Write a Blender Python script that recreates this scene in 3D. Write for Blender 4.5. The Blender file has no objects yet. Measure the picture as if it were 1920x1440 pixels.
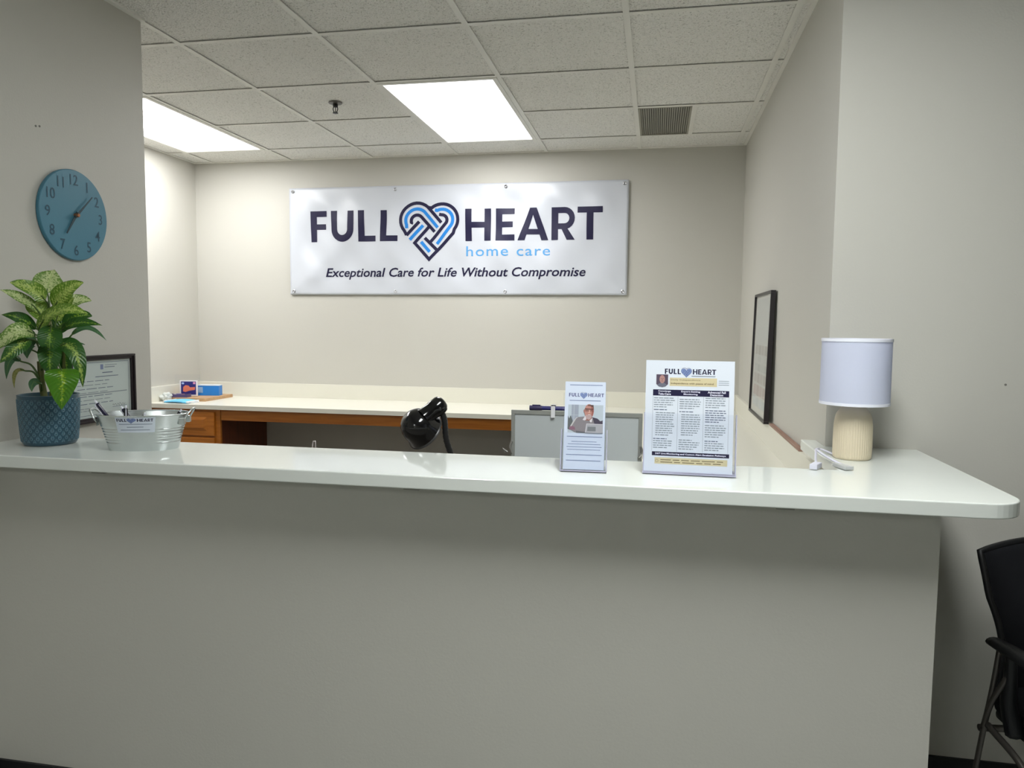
import bpy, bmesh, math, random
from mathutils import Vector, Matrix
random.seed(7)
S = bpy.context.scene
COL = S.collection
PI = math.pi

# ------------------------------------------------------------------ camera, world, exposure
cam_d = bpy.data.cameras.new('camera')
cam = bpy.data.objects.new('camera', cam_d); COL.objects.link(cam)
cam_d.sensor_width = 36.0
cam_d.lens = 1409.0 / 1920.0 * 36.0
cam_d.clip_start = 0.02
Rv = Vector((0.98191403, 0.18910437, 0.00918533)); Uv = Vector((-0.02403826, 0.07640059, 0.9967874)); Fv = Vector((-0.18779508, 0.97898033, -0.07956455))
m = Matrix.Identity(4)
for i in range(3):
    m[i][0] = Rv[i]; m[i][1] = Uv[i]; m[i][2] = -Fv[i]
m[2][3] = 1.445
cam.matrix_world = m
S.camera = cam
w = bpy.data.worlds.new('world'); S.world = w; w.use_nodes = True
w.node_tree.nodes['Background'].inputs[0].default_value = (0.6, 0.62, 0.65, 1)
w.node_tree.nodes['Background'].inputs[1].default_value = 0.02
S.view_settings.view_transform = 'Standard'
S.view_settings.look = 'None'
S.view_settings.gamma = 1.0
S.view_settings.use_curve_mapping = False
S.view_settings.exposure = 0.4
LENS_OFFICE = 13.3     # radiance of the office light panels
LENS_LOBBY = 22.5      # radiance of the lobby light panels
LOBBY_LIGHTS = [(0, 0), (-3, -7)]   # (column, row) of the lobby panels on the ceiling grid

# ------------------------------------------------------------------ room numbers
CZ = 2.587                      # ceiling
G0, GY, T = -0.1394, 4.7179, 0.6096
gx = lambda k: G0 + k * T
gyy = lambda j: GY + j * T
YB, XR, XL = 5.045, 0.527, -3.335
DW, WX, DE = 2.486, -1.969, 2.652
CT, CTH = 1.071, 0.034          # raised counter top / thickness
DF, DB, XC = 1.748, 2.076, 0.796
DH, XH = 1.878, 0.661
DZ, SZ, DFR = 0.898, 1.000, 4.42

# ------------------------------------------------------------------ materials
def srgb(r, g, b):
    f = lambda c: (c / 12.92) if c <= 0.04045 else ((c + 0.055) / 1.055) ** 2.4
    return (f(r / 255), f(g / 255), f(b / 255), 1)
MATS = {}
def mat(name, col, rough=0.5, metal=0.0, spec=0.5, bump=0.0, bscale=200.0, var=0.0, vscale=8.0, **kw):
    if name in MATS: return MATS[name]
    M = bpy.data.materials.new(name); M.use_nodes = True
    nt = M.node_tree; N = nt.nodes; L = nt.links; b = N['Principled BSDF']
    b.inputs['Base Color'].default_value = col; b.inputs['Roughness'].default_value = rough
    b.inputs['Metallic'].default_value = metal; b.inputs['Specular IOR Level'].default_value = spec
    for k, v in kw.items(): b.inputs[k.replace('_', ' ')].default_value = v
    tc = N.new('ShaderNodeTexCoord')
    if var > 0:
        n = N.new('ShaderNodeTexNoise'); n.inputs['Scale'].default_value = vscale; n.inputs['Detail'].default_value = 4
        L.new(tc.outputs['Object'], n.inputs['Vector'])
        mx = N.new('ShaderNodeMix'); mx.data_type = 'RGBA'
        mx.inputs[6].default_value = tuple(c * (1 - var) for c in col[:3]) + (1,)
        mx.inputs[7].default_value = tuple(min(1, c * (1 + var)) for c in col[:3]) + (1,)
        L.new(n.outputs['Fac'], mx.inputs[0]); L.new(mx.outputs[2], b.inputs['Base Color'])
    if bump > 0:
        n = N.new('ShaderNodeTexNoise'); n.inputs['Scale'].default_value = bscale; n.inputs['Detail'].default_value = 3
        L.new(tc.outputs['Object'], n.inputs['Vector'])
        bp = N.new('ShaderNodeBump'); bp.inputs['Strength'].default_value = bump; bp.inputs['Distance'].default_value = 0.002
        L.new(n.outputs['Fac'], bp.inputs['Height']); L.new(bp.outputs[0], b.inputs['Normal'])
    MATS[name] = M
    return M
WALL = mat('wall_paint', srgb(196, 194, 186), 0.55, spec=0.35, bump=0.18, bscale=160, var=0.012, vscale=2)
COUNTER = mat('white_laminate', srgb(218, 222, 217), 0.06, spec=0.5, var=0.01, vscale=30)
DESKTOP = mat('desk_laminate', srgb(224, 222, 210), 0.3, var=0.01, vscale=30)
BLACKBASE = mat('black_vinyl', srgb(22, 22, 24), 0.5)
CARPET = mat('lobby_carpet', srgb(154, 157, 154), 0.95, spec=0.1, bump=0.8, bscale=400, var=0.25, vscale=120)
BLACKGLOSS = mat('black_gloss', srgb(9, 9, 11), 0.12, spec=0.6)
BLACKPL = mat('black_plastic', srgb(14, 15, 18), 0.45, bump=0.2, bscale=600)
BLACKFAB = mat('black_fabric', srgb(24, 25, 29), 0.85, spec=0.2, bump=0.7, bscale=900)
CHROME = mat('steel', (0.55, 0.55, 0.55, 1), 0.28, 1.0)
DARKFRAME = mat('dark_frame', srgb(30, 22, 27), 0.4)
PAPER = mat('paper', srgb(212, 218, 228), 0.55, spec=0.25)
CERT = mat('certificate_paper', srgb(196, 206, 204), 0.6, spec=0.2)
NAVY = mat('navy_ink', srgb(28, 25, 58), 0.5, spec=0.3)
BLUE = mat('blue_ink', srgb(38, 128, 208), 0.5, spec=0.3)
LBLUE = mat('light_blue_ink', srgb(88, 158, 214), 0.5, spec=0.3)
GREYINK = mat('grey_ink', srgb(128, 138, 148), 0.6, spec=0.2)
MIDINK = mat('grey_blue_ink', srgb(90, 100, 124), 0.6, spec=0.2)
WHITEINK = mat('white_ink', srgb(222, 222, 238), 0.6, spec=0.2)
CREAMINK = mat('cream_ink', srgb(204, 192, 156), 0.6, spec=0.2)
OCHREINK = mat('brown_ink', srgb(120, 106, 80), 0.6, spec=0.2)

def wood(name, c1, c2, rough=0.35, axis=0):
    M = bpy.data.materials.new(name); M.use_nodes = True
    N, L = M.node_tree.nodes, M.node_tree.links; b = N['Principled BSDF']
    tc = N.new('ShaderNodeTexCoord'); mp = N.new('ShaderNodeMapping')
    sc = [22, 22, 22]; sc[axis] = 1.6; mp.inputs['Scale'].default_value = sc
    n = N.new('ShaderNodeTexNoise'); n.inputs['Scale'].default_value = 3; n.inputs['Detail'].default_value = 6; n.inputs['Distortion'].default_value = 0.4
    r = N.new('ShaderNodeValToRGB'); r.color_ramp.elements[0].color = c1; r.color_ramp.elements[1].color = c2
    r.color_ramp.elements[0].position = 0.3; r.color_ramp.elements[1].position = 0.7
    L.new(tc.outputs['Object'], mp.inputs[0]); L.new(mp.outputs[0], n.inputs['Vector']); L.new(n.outputs['Fac'], r.inputs[0]); L.new(r.outputs[0], b.inputs['Base Color'])
    b.inputs['Roughness'].default_value = rough
    return M
OAK = wood('honey_oak', srgb(160, 92, 24), srgb(184, 112, 36))
OAKD = wood('dark_oak_side', srgb(92, 42, 22), srgb(112, 54, 28), axis=2)
BOARD = wood('board_wood', srgb(184, 144, 104), srgb(200, 164, 122), 0.5)
STRIP = wood('strip_wood', srgb(140, 108, 94), srgb(160, 128, 112), 0.6, axis=1)

def tile_mat():
    M = bpy.data.materials.new('mineral_tile'); M.use_nodes = True
    N, L = M.node_tree.nodes, M.node_tree.links; b = N['Principled BSDF']
    b.inputs['Roughness'].default_value = 0.95; b.inputs['Specular IOR Level'].default_value = 0.1
    g = N.new('ShaderNodeNewGeometry')
    n = N.new('ShaderNodeTexNoise'); n.inputs['Scale'].default_value = 120; n.inputs['Detail'].default_value = 3; n.inputs['Distortion'].default_value = 1.0
    n2 = N.new('ShaderNodeTexVoronoi'); n2.inputs['Scale'].default_value = 130
    L.new(g.outputs['Position'], n.inputs['Vector']); L.new(g.outputs['Position'], n2.inputs['Vector'])
    r = N.new('ShaderNodeValToRGB'); r.color_ramp.elements[0].position = 0.33; r.color_ramp.elements[1].position = 0.44
    r.color_ramp.elements[0].color = srgb(196, 195, 188); r.color_ramp.elements[1].color = srgb(240, 239, 234)
    L.new(n.outputs['Fac'], r.inputs[0]); L.new(r.outputs[0], b.inputs['Base Color'])
    ad = N.new('ShaderNodeMath'); ad.operation = 'ADD'; L.new(r.outputs[0], ad.inputs[0]); L.new(n2.outputs['Distance'], ad.inputs[1])
    bp = N.new('ShaderNodeBump'); bp.inputs['Strength'].default_value = 0.9; bp.inputs['Distance'].default_value = 0.004
    L.new(ad.outputs[0], bp.inputs['Height']); L.new(bp.outputs[0], b.inputs['Normal'])
    return M
TILE = tile_mat()
TEE = mat('grid_paint', srgb(230, 229, 222), 0.5)
PLENUM = mat('plenum', srgb(70, 70, 68), 0.9)

def lens_mat(name, strength, col):
    # prismatic troffer lens: dimmer towards its frame, where the tubes are farther away
    M = bpy.data.materials.new(name); M.use_nodes = True
    N, L = M.node_tree.nodes, M.node_tree.links; N.clear()
    out = N.new('ShaderNodeOutputMaterial'); e = N.new('ShaderNodeEmission'); e.inputs[0].default_value = col
    tc = N.new('ShaderNodeTexCoord'); s = N.new('ShaderNodeSeparateXYZ'); L.new(tc.outputs['Object'], s.inputs[0])
    def edge(sock, half, fall):
        a = N.new('ShaderNodeMath'); a.operation = 'ABSOLUTE'; L.new(sock, a.inputs[0])
        mr = N.new('ShaderNodeMapRange'); mr.inputs['From Min'].default_value = half; mr.inputs['From Max'].default_value = half - fall
        mr.inputs['To Min'].default_value = 0.0; mr.inputs['To Max'].default_value = 1.0; L.new(a.outputs[0], mr.inputs['Value']); return mr
    a = edge(s.outputs[0], 0.275, 0.07); c = edge(s.outputs[1], 0.58, 0.12)
    mu = N.new('ShaderNodeMath'); mu.operation = 'MINIMUM'; L.new(a.outputs[0], mu.inputs[0]); L.new(c.outputs[0], mu.inputs[1])
    mr = N.new('ShaderNodeMapRange'); mr.inputs['To Min'].default_value = strength * 0.12; mr.inputs['To Max'].default_value = strength
    L.new(mu.outputs[0], mr.inputs['Value']); L.new(mr.outputs[0], e.inputs[1]); L.new(e.outputs[0], out.inputs[0])
    return M
LENS_A = lens_mat('lens_office', LENS_OFFICE, (1.0, 1.0, 0.995, 1))
LENS_B = lens_mat('lens_lobby', LENS_LOBBY, (0.97, 1.0, 0.985, 1))

def clear_mat(name, tint=(0.97, 0.98, 1, 1), refl=1.0):
    M = bpy.data.materials.new(name); M.use_nodes = True
    N, L = M.node_tree.nodes, M.node_tree.links; N.clear()
    out = N.new('ShaderNodeOutputMaterial'); t = N.new('ShaderNodeBsdfTransparent'); t.inputs[0].default_value = tint
    g = N.new('ShaderNodeBsdfGlossy'); g.inputs['Roughness'].default_value = 0.05
    lw = N.new('ShaderNodeLayerWeight'); lw.inputs[0].default_value = 0.5
    pw = N.new('ShaderNodeMath'); pw.operation = 'POWER'; pw.inputs[1].default_value = 4.0; L.new(lw.outputs['Facing'], pw.inputs[0])
    mm = N.new('ShaderNodeMath'); mm.operation = 'MULTIPLY_ADD'; mm.inputs[1].default_value = 0.45 * refl; mm.inputs[2].default_value = 0.03 * refl
    L.new(pw.outputs[0], mm.inputs[0])
    mx = N.new('ShaderNodeMixShader'); L.new(mm.outputs[0], mx.inputs[0]); L.new(t.outputs[0], mx.inputs[1]); L.new(g.outputs[0], mx.inputs[2]); L.new(mx.outputs[0], out.inputs[0])
    return M
ACRYLIC = clear_mat('clear_acrylic', (0.985, 0.99, 1.0, 1))
ACRYLIC_EDGE = mat('acrylic_edge', srgb(178, 178, 200), 0.2, spec=0.6)
GLASS = clear_mat('picture_glass', (0.995, 0.998, 0.998, 1), 0.8)

# ------------------------------------------------------------------ mesh helpers
def tag(o, label=None, cat=None, group=None, kind=None):
    if label: o['label'] = label
    if cat: o['category'] = cat
    if group: o['group'] = group
    if kind: o['kind'] = kind
    return o
def empty(name, loc=(0, 0, 0), rz=0.0, **k):
    o = bpy.data.objects.new(name, None); COL.objects.link(o); o.location = loc; o.rotation_euler = (0, 0, rz)
    o.empty_display_size = 0.05
    return tag(o, **k)
def link(name, me, m, parent=None, loc=None, rot=None, smooth=None):
    o = bpy.data.objects.new(name, me); COL.objects.link(o)
    if m is not None and not me.materials: me.materials.append(m)
    if parent is not None: o.parent = parent
    if loc is not None: o.location = loc
    if rot is not None: o.rotation_euler = rot
    if smooth is not None:
        for p in me.polygons: p.use_smooth = True
        if smooth < 180:
            try: me.set_sharp_from_angle(angle=math.radians(smooth))
            except Exception: pass
    return o
class MB:
    def __init__(s): s.v = []; s.f = []
    def add(s, vs, fs):
        b = len(s.v); s.v += [tuple(v) for v in vs]; s.f += [tuple(i + b for i in f) for f in fs]; return s
    def box(s, a, b, R=None, c=None, bev=0.0):
        if bev > 0:
            bm = bmesh.new(); bmesh.ops.create_cube(bm, size=1)
            for v in bm.verts: v.co = Vector(((a[0] + b[0]) / 2 + v.co.x * (b[0] - a[0]), (a[1] + b[1]) / 2 + v.co.y * (b[1] - a[1]), (a[2] + b[2]) / 2 + v.co.z * (b[2] - a[2])))
            bmesh.ops.bevel(bm, geom=list(bm.edges), offset=bev, segments=2, affect='EDGES', profile=0.7)
            bm.verts.index_update(); vs = [v.co.copy() for v in bm.verts]; fs = [[v.index for v in f.verts] for f in bm.faces]; bm.free()
        else:
            vs = [Vector((x, y, z)) for x in (a[0], b[0]) for y in (a[1], b[1]) for z in (a[2], b[2])]
            fs = [(0, 1, 3, 2), (4, 6, 7, 5), (0, 4, 5, 1), (2, 3, 7, 6), (0, 2, 6, 4), (1, 5, 7, 3)]
        if R is not None: vs = [R @ v for v in vs]
        if c is not None: vs = [v + Vector(c) for v in vs]
        return s.add(vs, fs)
    def prism(s, pts, z0, z1):            # plan polygon
        n = len(pts)
        vs = [(x, y, z0) for x, y in pts] + [(x, y, z1) for x, y in pts]
        fs = [tuple(range(n))[::-1], tuple(range(n, 2 * n))] + [(i, (i + 1) % n, n + (i + 1) % n, n + i) for i in range(n)]
        return s.add(vs, fs)
    def lathe(s, prof, n=32, c=(0, 0, 0), R=None, caps=True):
        vs = []; fs = []
        for r, z in prof:
            for i in range(n):
                a = 2 * PI * i / n; v = Vector((r * math.cos(a), r * math.sin(a), z))
                if R is not None: v = R @ v
                vs.append(v + Vector(c))
        for j in range(len(prof) - 1):
            for i in range(n):
                fs.append((j * n + i, j * n + (i + 1) % n, (j + 1) * n + (i + 1) % n, (j + 1) * n + i))
        if caps:
            if prof[0][0] > 1e-6: fs.append(tuple(range(n))[::-1])
            if prof[-1][0] > 1e-6: fs.append(tuple((len(prof) - 1) * n + i for i in range(n)))
        return s.add(vs, fs)
    def tube(s, pts, r, n=10, flat=1.0, up=None):
        P = [Vector(p) for p in pts]; m_ = len(P); vs = []; fs = []
        t0 = (P[1] - P[0]).normalized()
        u = Vector(up) if up else (Vector((0, 0, 1)) if abs(t0.z) < 0.9 else Vector((1, 0, 0)))
        for i, p in enumerate(P):
            t = (P[min(i + 1, m_ - 1)] - P[max(i - 1, 0)]).normalized()
            u = (u - t * u.dot(t)).normalized(); b = t.cross(u)
            rr = r[i] if isinstance(r, (list, tuple)) else r
            for k in range(n):
                a = 2 * PI * k / n; vs.append(p + u * (math.cos(a) * rr * flat) + b * (math.sin(a) * rr))
        for i in range(m_ - 1):
            for k in range(n): fs.append((i * n + k, i * n + (k + 1) % n, (i + 1) * n + (k + 1) % n, (i + 1) * n + k))
        fs.append(tuple(range(n))[::-1]); fs.append(tuple((m_ - 1) * n + k for k in range(n)))
        return s.add(vs, fs)
    def build(s, name, m, parent=None, smooth=None, **k):
        me = bpy.data.meshes.new(name); me.from_pydata(s.v, [], s.f); me.update()
        bm = bmesh.new(); bm.from_mesh(me); bmesh.ops.recalc_face_normals(bm, faces=bm.faces); bm.to_mesh(me); bm.free()
        o = link(name, me, m, parent, smooth=smooth)
        return tag(o, **k)
def catmull(pts, n=8):
    P = [Vector(p) for p in pts]; P = [P[0] * 2 - P[1]] + P + [P[-1] * 2 - P[-2]]; out = []
    for i in range(1, len(P) - 2):
        for k in range(n):
            t = k / n; a, b, c, d = P[i - 1:i + 3]
            out.append(0.5 * ((2 * b) + (c - a) * t + (2 * a - 5 * b + 4 * c - d) * t * t + (3 * b - a - 3 * c + d) * t ** 3))
    out.append(P[-2]); return out

# ------------------------------------------------------------------ flat print helpers (2D shapes laid on a sheet)
def g_rect(x0, y0, x1, y1): return ([(x0, y0), (x1, y0), (x1, y1), (x0, y1)], [(0, 1, 2, 3)])
def g_poly(pts): return (list(pts), [tuple(range(len(pts)))])
def g_ribbon(pts, w):
    P = [Vector(p) for p in pts]; P = [P[0]] + [b for a, b in zip(P, P[1:]) if (b - a).length > 1e-6]; n = len(P); vs = []; fs = []
    for i in range(n):
        if i == 0: d = (P[1] - P[0]).normalized(); m_ = Vector((-d.y, d.x)); k = 1
        elif i == n - 1: d = (P[-1] - P[-2]).normalized(); m_ = Vector((-d.y, d.x)); k = 1
        else:
            a = (P[i] - P[i - 1]).normalized(); b = (P[i + 1] - P[i]).normalized()
            na, nb = Vector((-a.y, a.x)), Vector((-b.y, b.x)); m_ = (na + nb).normalized(); k = 1 / max(0.35, m_.dot(na))
        vs += [tuple(P[i] + m_ * (w / 2 * k)), tuple(P[i] - m_ * (w / 2 * k))]
    for i in range(n - 1): fs.append((2 * i, 2 * i + 1, 2 * i + 3, 2 * i + 2))
    return (vs, fs)
def g_arc(cx, cy, r, a0, a1, n=14): return [(cx + r * math.cos(math.radians(a0 + (a1 - a0) * i / n)), cy + r * math.sin(math.radians(a0 + (a1 - a0) * i / n))) for i in range(n + 1)]
def g_move(g, sx, sy, ox, oy): return ([(x * sx + ox, y * sy + oy) for x, y in g[0]], g[1])
def g_join(gs):
    V = []; F = []
    for v, f in gs:
        b = len(V); V += v; F += [tuple(i + b for i in q) for q in f]
    return (V, F)
def g_text(s, width=None, height=None, x=0, y=0, shear=0.0, bold=0.0, space=1.0, align='L'):
    cu = bpy.data.curves.new('t', 'FONT'); cu.body = s; cu.size = 1; cu.shear = shear; cu.offset = bold; cu.space_character = space; cu.resolution_u = 3
    o = bpy.data.objects.new('t', cu); COL.objects.link(o); bpy.context.view_layer.update()
    me = bpy.data.meshes.new_from_object(o.evaluated_get(bpy.context.evaluated_depsgraph_get()))
    V = [(v.co.x, v.co.y) for v in me.vertices]; F = [tuple(p.vertices) for p in me.polygons]
    bpy.data.objects.remove(o); bpy.data.curves.remove(cu); bpy.data.meshes.remove(me)
    x0 = min(v[0] for v in V); x1 = max(v[0] for v in V); y0 = min(v[1] for v in V); y1 = max(v[1] for v in V)
    if height is None: sy = sx = width / (x1 - x0)
    elif width is None: sx = sy = height / (y1 - y0)
    else: sx = width / (x1 - x0); sy = height / (y1 - y0)
    W = (x1 - x0) * sx; ox = x - x0 * sx - (W / 2 if align == 'C' else 0)
    return ([(a * sx + ox, b * sy + y - y0 * sy) for a, b in V], F)
def word_lines(x, y, w, n, pitch, h, rng, short=0.75):
    gs = []
    for i in range(n):
        xx = x; end = x + w * (1 if i < n - 1 else short) * rng.uniform(0.86, 1.0)
        while xx < end - w * 0.03:
            ww = min(rng.uniform(0.08, 0.24) * w, end - xx); gs.append(g_rect(xx, y - i * pitch, xx + ww, y - i * pitch + h)); xx += ww + w * 0.03
    return g_join(gs)
class Print:
    """shapes on a sheet: O + U*u + V*v + N*height, or a custom map function"""
    def __init__(s, O=(0, 0, 0), U=(1, 0, 0), V=(0, 0, 1), N=(0, -1, 0), fn=None, step=0.0003):
        O, U, V, N = map(Vector, (O, U, V, N)); s.fn = fn or (lambda u, v, h: O + U * u + V * v + N * h); s.step = step; s.items = {}
    def put(s, name, m, geo, level=1, sep=None): s.items.setdefault((name, m, level, sep), []).append(geo)
    def build(s, parent, cut=None, labels={}):
        for (name, m, level, sep), gs in s.items.items():
            V, F = g_join(gs)
            if cut:
                bm = bmesh.new(); vs = [bm.verts.new((x, y, 0)) for x, y in V]
                for f in F:
                    try: bm.faces.new([vs[i] for i in f])
                    except Exception: pass
                xs = [v[0] for v in V]; ys = [v[1] for v in V]
                for ax, lo, hi in ((0, min(xs), max(xs)), (1, min(ys), max(ys))):
                    k = lo + cut
                    while k < hi:
                        co = [0, 0, 0]; co[ax] = k; no = [0, 0, 0]; no[ax] = 1
                        bmesh.ops.bisect_plane(bm, geom=list(bm.verts) + list(bm.edges) + list(bm.faces), plane_co=co, plane_no=no); k += cut
                bm.verts.index_update(); V = [(v.co.x, v.co.y) for v in bm.verts]; F = [[v.index for v in f.verts] for f in bm.faces]; bm.free()
            me = bpy.data.meshes.new(name); me.from_pydata([tuple(s.fn(x, y, level * s.step)) for x, y in V], [], F); me.update()
            o = link(name, me, m, parent)
            if name in labels: o['label'] = labels[name]

# the woven heart: navy and blue bands, drawn in a unit box (0..1 wide, 0..1 high)
def heart(k=1.0):
    def q(pts): return [((x - 110) / 1255, 1 - (y - 98) / 1255) for x, y in pts]
    def arc(cx, cy, r, a0, a1, n=16): return [(cx + r * math.cos(math.radians(a0 + (a1 - a0) * i / n)), cy + r * math.sin(math.radians(a0 + (a1 - a0) * i / n))) for i in range(n + 1)]
    W = 66 / 1255
    n1 = [(265, 790)] + arc(488, 480, 347, 140, 312) + [(990, 545)]
    n2 = [(362, 562)] + arc(488, 500, 122, 160, 312, 10) + [(845, 728)]
    n3 = [(265, 795), (528, 512)]
    n4 = [(725, 622), (432, 955), (740, 1300), (1240, 765)] + arc(1010, 482, 322, 38, -132, 18) + [(745, 232)]
    n5 = [(945, 372)] + arc(1000, 490, 108, -95, 32, 8) + [(762, 935)]
    n6 = [(640, 850), (905, 1115)]
    b1 = [(272, 650)] + arc(488, 490, 236, 158, 312) + [(912, 642)]
    b2 = [(330, 888), (605, 590)]
    b3 = [(862, 282)] + arc(1010, 484, 216, -118, 38, 14) + [(895, 982)]
    b4 = [(565, 932), (750, 1145)]
    nav = g_join([g_ribbon(q(p), W * k) for p in (n1, n2, n3, n4, n5, n6)])
    blu = g_join([g_ribbon(q(p), W * k) for p in (b1, b2, b3, b4)])
    return nav, blu
def heart_outline(n=40):
    pts = []
    for i in range(n):
        t = 2 * PI * i / n
        pts.append((0.5 + 0.5 * math.sin(t) ** 3, 0.52 + (13 * math.cos(t) - 5 * math.cos(2 * t) - 2 * math.cos(3 * t) - math.cos(4 * t)) / 31.0))
    return g_poly(pts)
# heavy capitals in a box 1 high; returns (geo, width)
def cap(ch, s=0.215):
    h = s / 2
    R = lambda *a: g_rect(*a)
    if ch == 'F': return g_join([R(0, 0, s, 1), R(s, 1 - .185, .58, 1), R(s, .40, .54, .58)]), .58
    if ch == 'E': return g_join([R(0, 0, s, 1), R(s, 1 - .185, .62, 1), R(s, .41, .57, .59), R(s, 0, .63, .185)]), .63
    if ch == 'L': return g_join([R(0, 0, s, 1), R(s, 0, .60, .185)]), .60
    if ch == 'H': return g_join([R(0, 0, s, 1), R(.64, 0, .64 + s, 1), R(s, .41, .64, .59)]), .855
    if ch == 'T': return g_join([R(0, 1 - .185, .80, 1), R(.4 - h, 0, .4 + h, 1 - .185)]), .80
    if ch == 'U': return g_ribbon([(h, 1)] + g_arc(.40, .40, .40 - h, 180, 360, 18) + [(.80 - h, 1)], s), .80
    if ch == 'A': return g_join([g_poly([(0, 0), (.23, 0), (.5, .78), (.40, 1)]), g_poly([(.40, 1), (.5, .78), (.77, 0), (1.0, 0), (.62, 1)]), R(.26, .18, .74, .35)]), 1.0
    if ch == 'R': return g_join([R(0, 0, s, 1), g_ribbon([(s, 1 - .09), (.42, 1 - .09)] + g_arc(.42, .665, .245, 90, -90, 12) + [(s, .42)], .18), g_poly([(.30, .38), (.50, .38), (.76, 0), (.50, 0)])]), .74
def word(s, x, y, width, height, split=False, st=.215):
    gs = []; cx = 0
    for i, ch in enumerate(s):
        g, w_ = cap(ch, st); gs.append(g_move(g, 1, 1, cx, 0)); cx += w_ + .16 - (.06 if s[i:i + 2] in ('EA', 'AR', 'RT') else 0)
    cx -= .16
    if split: return [g_move(g, width / cx, height, x, y) for g in gs]
    return g_move(g_join(gs), width / cx, height, x, y)
def logo(P, x, y, w, lvl=1, rich=True, ink=NAVY):
    """FULL <heart> HEART across width w, baseline at y"""
    u = w / 2.060                      # scale of the banner's own logo
    P.put('lettering', ink, word('FULL', x, y, .646 * u, .217 * u, st=.25), lvl)
    P.put('lettering', ink, word('HEART', x + 1.131 * u, y, .929 * u, .215 * u, st=.25), lvl)
    hx, hy, hw, hh = x + .658 * u, y - .139 * u, .432 * u, .410 * u
    if rich:
        nav, blu = heart(); P.put('heart_logo', NAVY, g_move(nav, hw, hh, hx, hy), lvl); P.put('heart_logo', BLUE, g_move(blu, hw, hh, hx, hy), lvl)
    else:
        P.put('heart_logo', mat('slate_ink', srgb(118, 136, 182), 0.5), g_move(heart_outline(), hw, hh, hx, hy), lvl)
        nav, blu = heart(.62); P.put('heart_logo', mat('slate_dark_ink', srgb(78, 90, 132), 0.5), g_move(nav, hw, hh, hx, hy), lvl + 1)

# ================================================================== SETTING
def struct(mb, name, m, **k): return mb.build(name, m, kind='structure', **k)
struct(MB().box((-6, -4.6, -0.05), (4.6, YB + .1, 0)), 'floor', CARPET, label='lobby carpet floor')
struct(MB().box((XL - .2, YB, 0), (XR + .3, YB + .12, CZ + .2)), 'wall_back', WALL, label='beige office back wall behind the banner')
struct(MB().box((XL - .12, DE, 0), (XL, YB, CZ + .2)), 'wall_left_office', WALL, label='office side wall left of the long desk')
wl = struct(MB().box((WX - .14, -4.6, 0), (WX, DE, CZ + .2)).box((XL - .12, DE - .12, 0), (WX - .14, DE, CZ + .2)), 'wall_left', WALL, label='lobby wall carrying the blue clock')
wr = struct(MB().prism([(XR, DW), (4.6, DW), (4.6, DW + .12), (XR + .12, DW + .12), (XR + .12, YB), (XR, YB)], 0, CZ + .2), 'wall_right', WALL, label='corner wall right of the office opening')
struct(MB().box((4.48, -4.6, 0), (4.6, DW, CZ + .2)), 'wall_right_lobby', WALL)
struct(MB().box((WX, -4.6, 0), (4.48, -4.48, CZ + .2)), 'wall_rear', WALL)
struct(MB().prism([(WX, DH), (XH, DH), (XH, DW), (XH - .12, DW), (XH - .12, DH + .12), (WX, DH + .12)], 0, CT - CTH), 'wall_half', WALL, label='half wall under the raised white counter')
struct(MB().box((XL, DH + .12, 0), (XR, YB, .004)), 'floor_office', mat('vinyl_floor', srgb(92, 86, 78), .5, var=.1, vscale=20), label='office floor hidden behind the half wall')
# black cove base
def base(name, a, b): return struct(MB().box(a, b), name, BLACKBASE)
BH = .10
base('baseboard_front', (WX, DH - .008, 0), (XH + .008, DH, BH))
base('baseboard_right', (XH, DW - .008, 0), (4.48, DW, BH))
base('baseboard_half_end', (XH, DH, 0), (XH + .008, DW - .008, BH))
base('baseboard_left', (WX, -4.48, 0), (WX + .008, DH - .008, BH))
# plugs and screw holes left in the paint
HOLE = mat('hole_grey', srgb(120, 118, 112), 0.8)
for nm, pts, par in (('screw_hole', [(WX + .0004, 2.13, 2.063), (WX + .0004, 2.145, 2.066)], wl),):
    for p_ in pts: MB().lathe([(0.0035, -0.001), (0.0035, 0.001)], 10, p_, Matrix.Rotation(PI / 2, 3, 'Y')).build(nm, HOLE, par)
for p_ in [(1.03, DW - .0004, 1.277)]: MB().lathe([(0.0035, -0.001), (0.0035, 0.001)], 10, p_, Matrix.Rotation(PI / 2, 3, 'X')).build('screw_hole', HOLE, wr)

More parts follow.
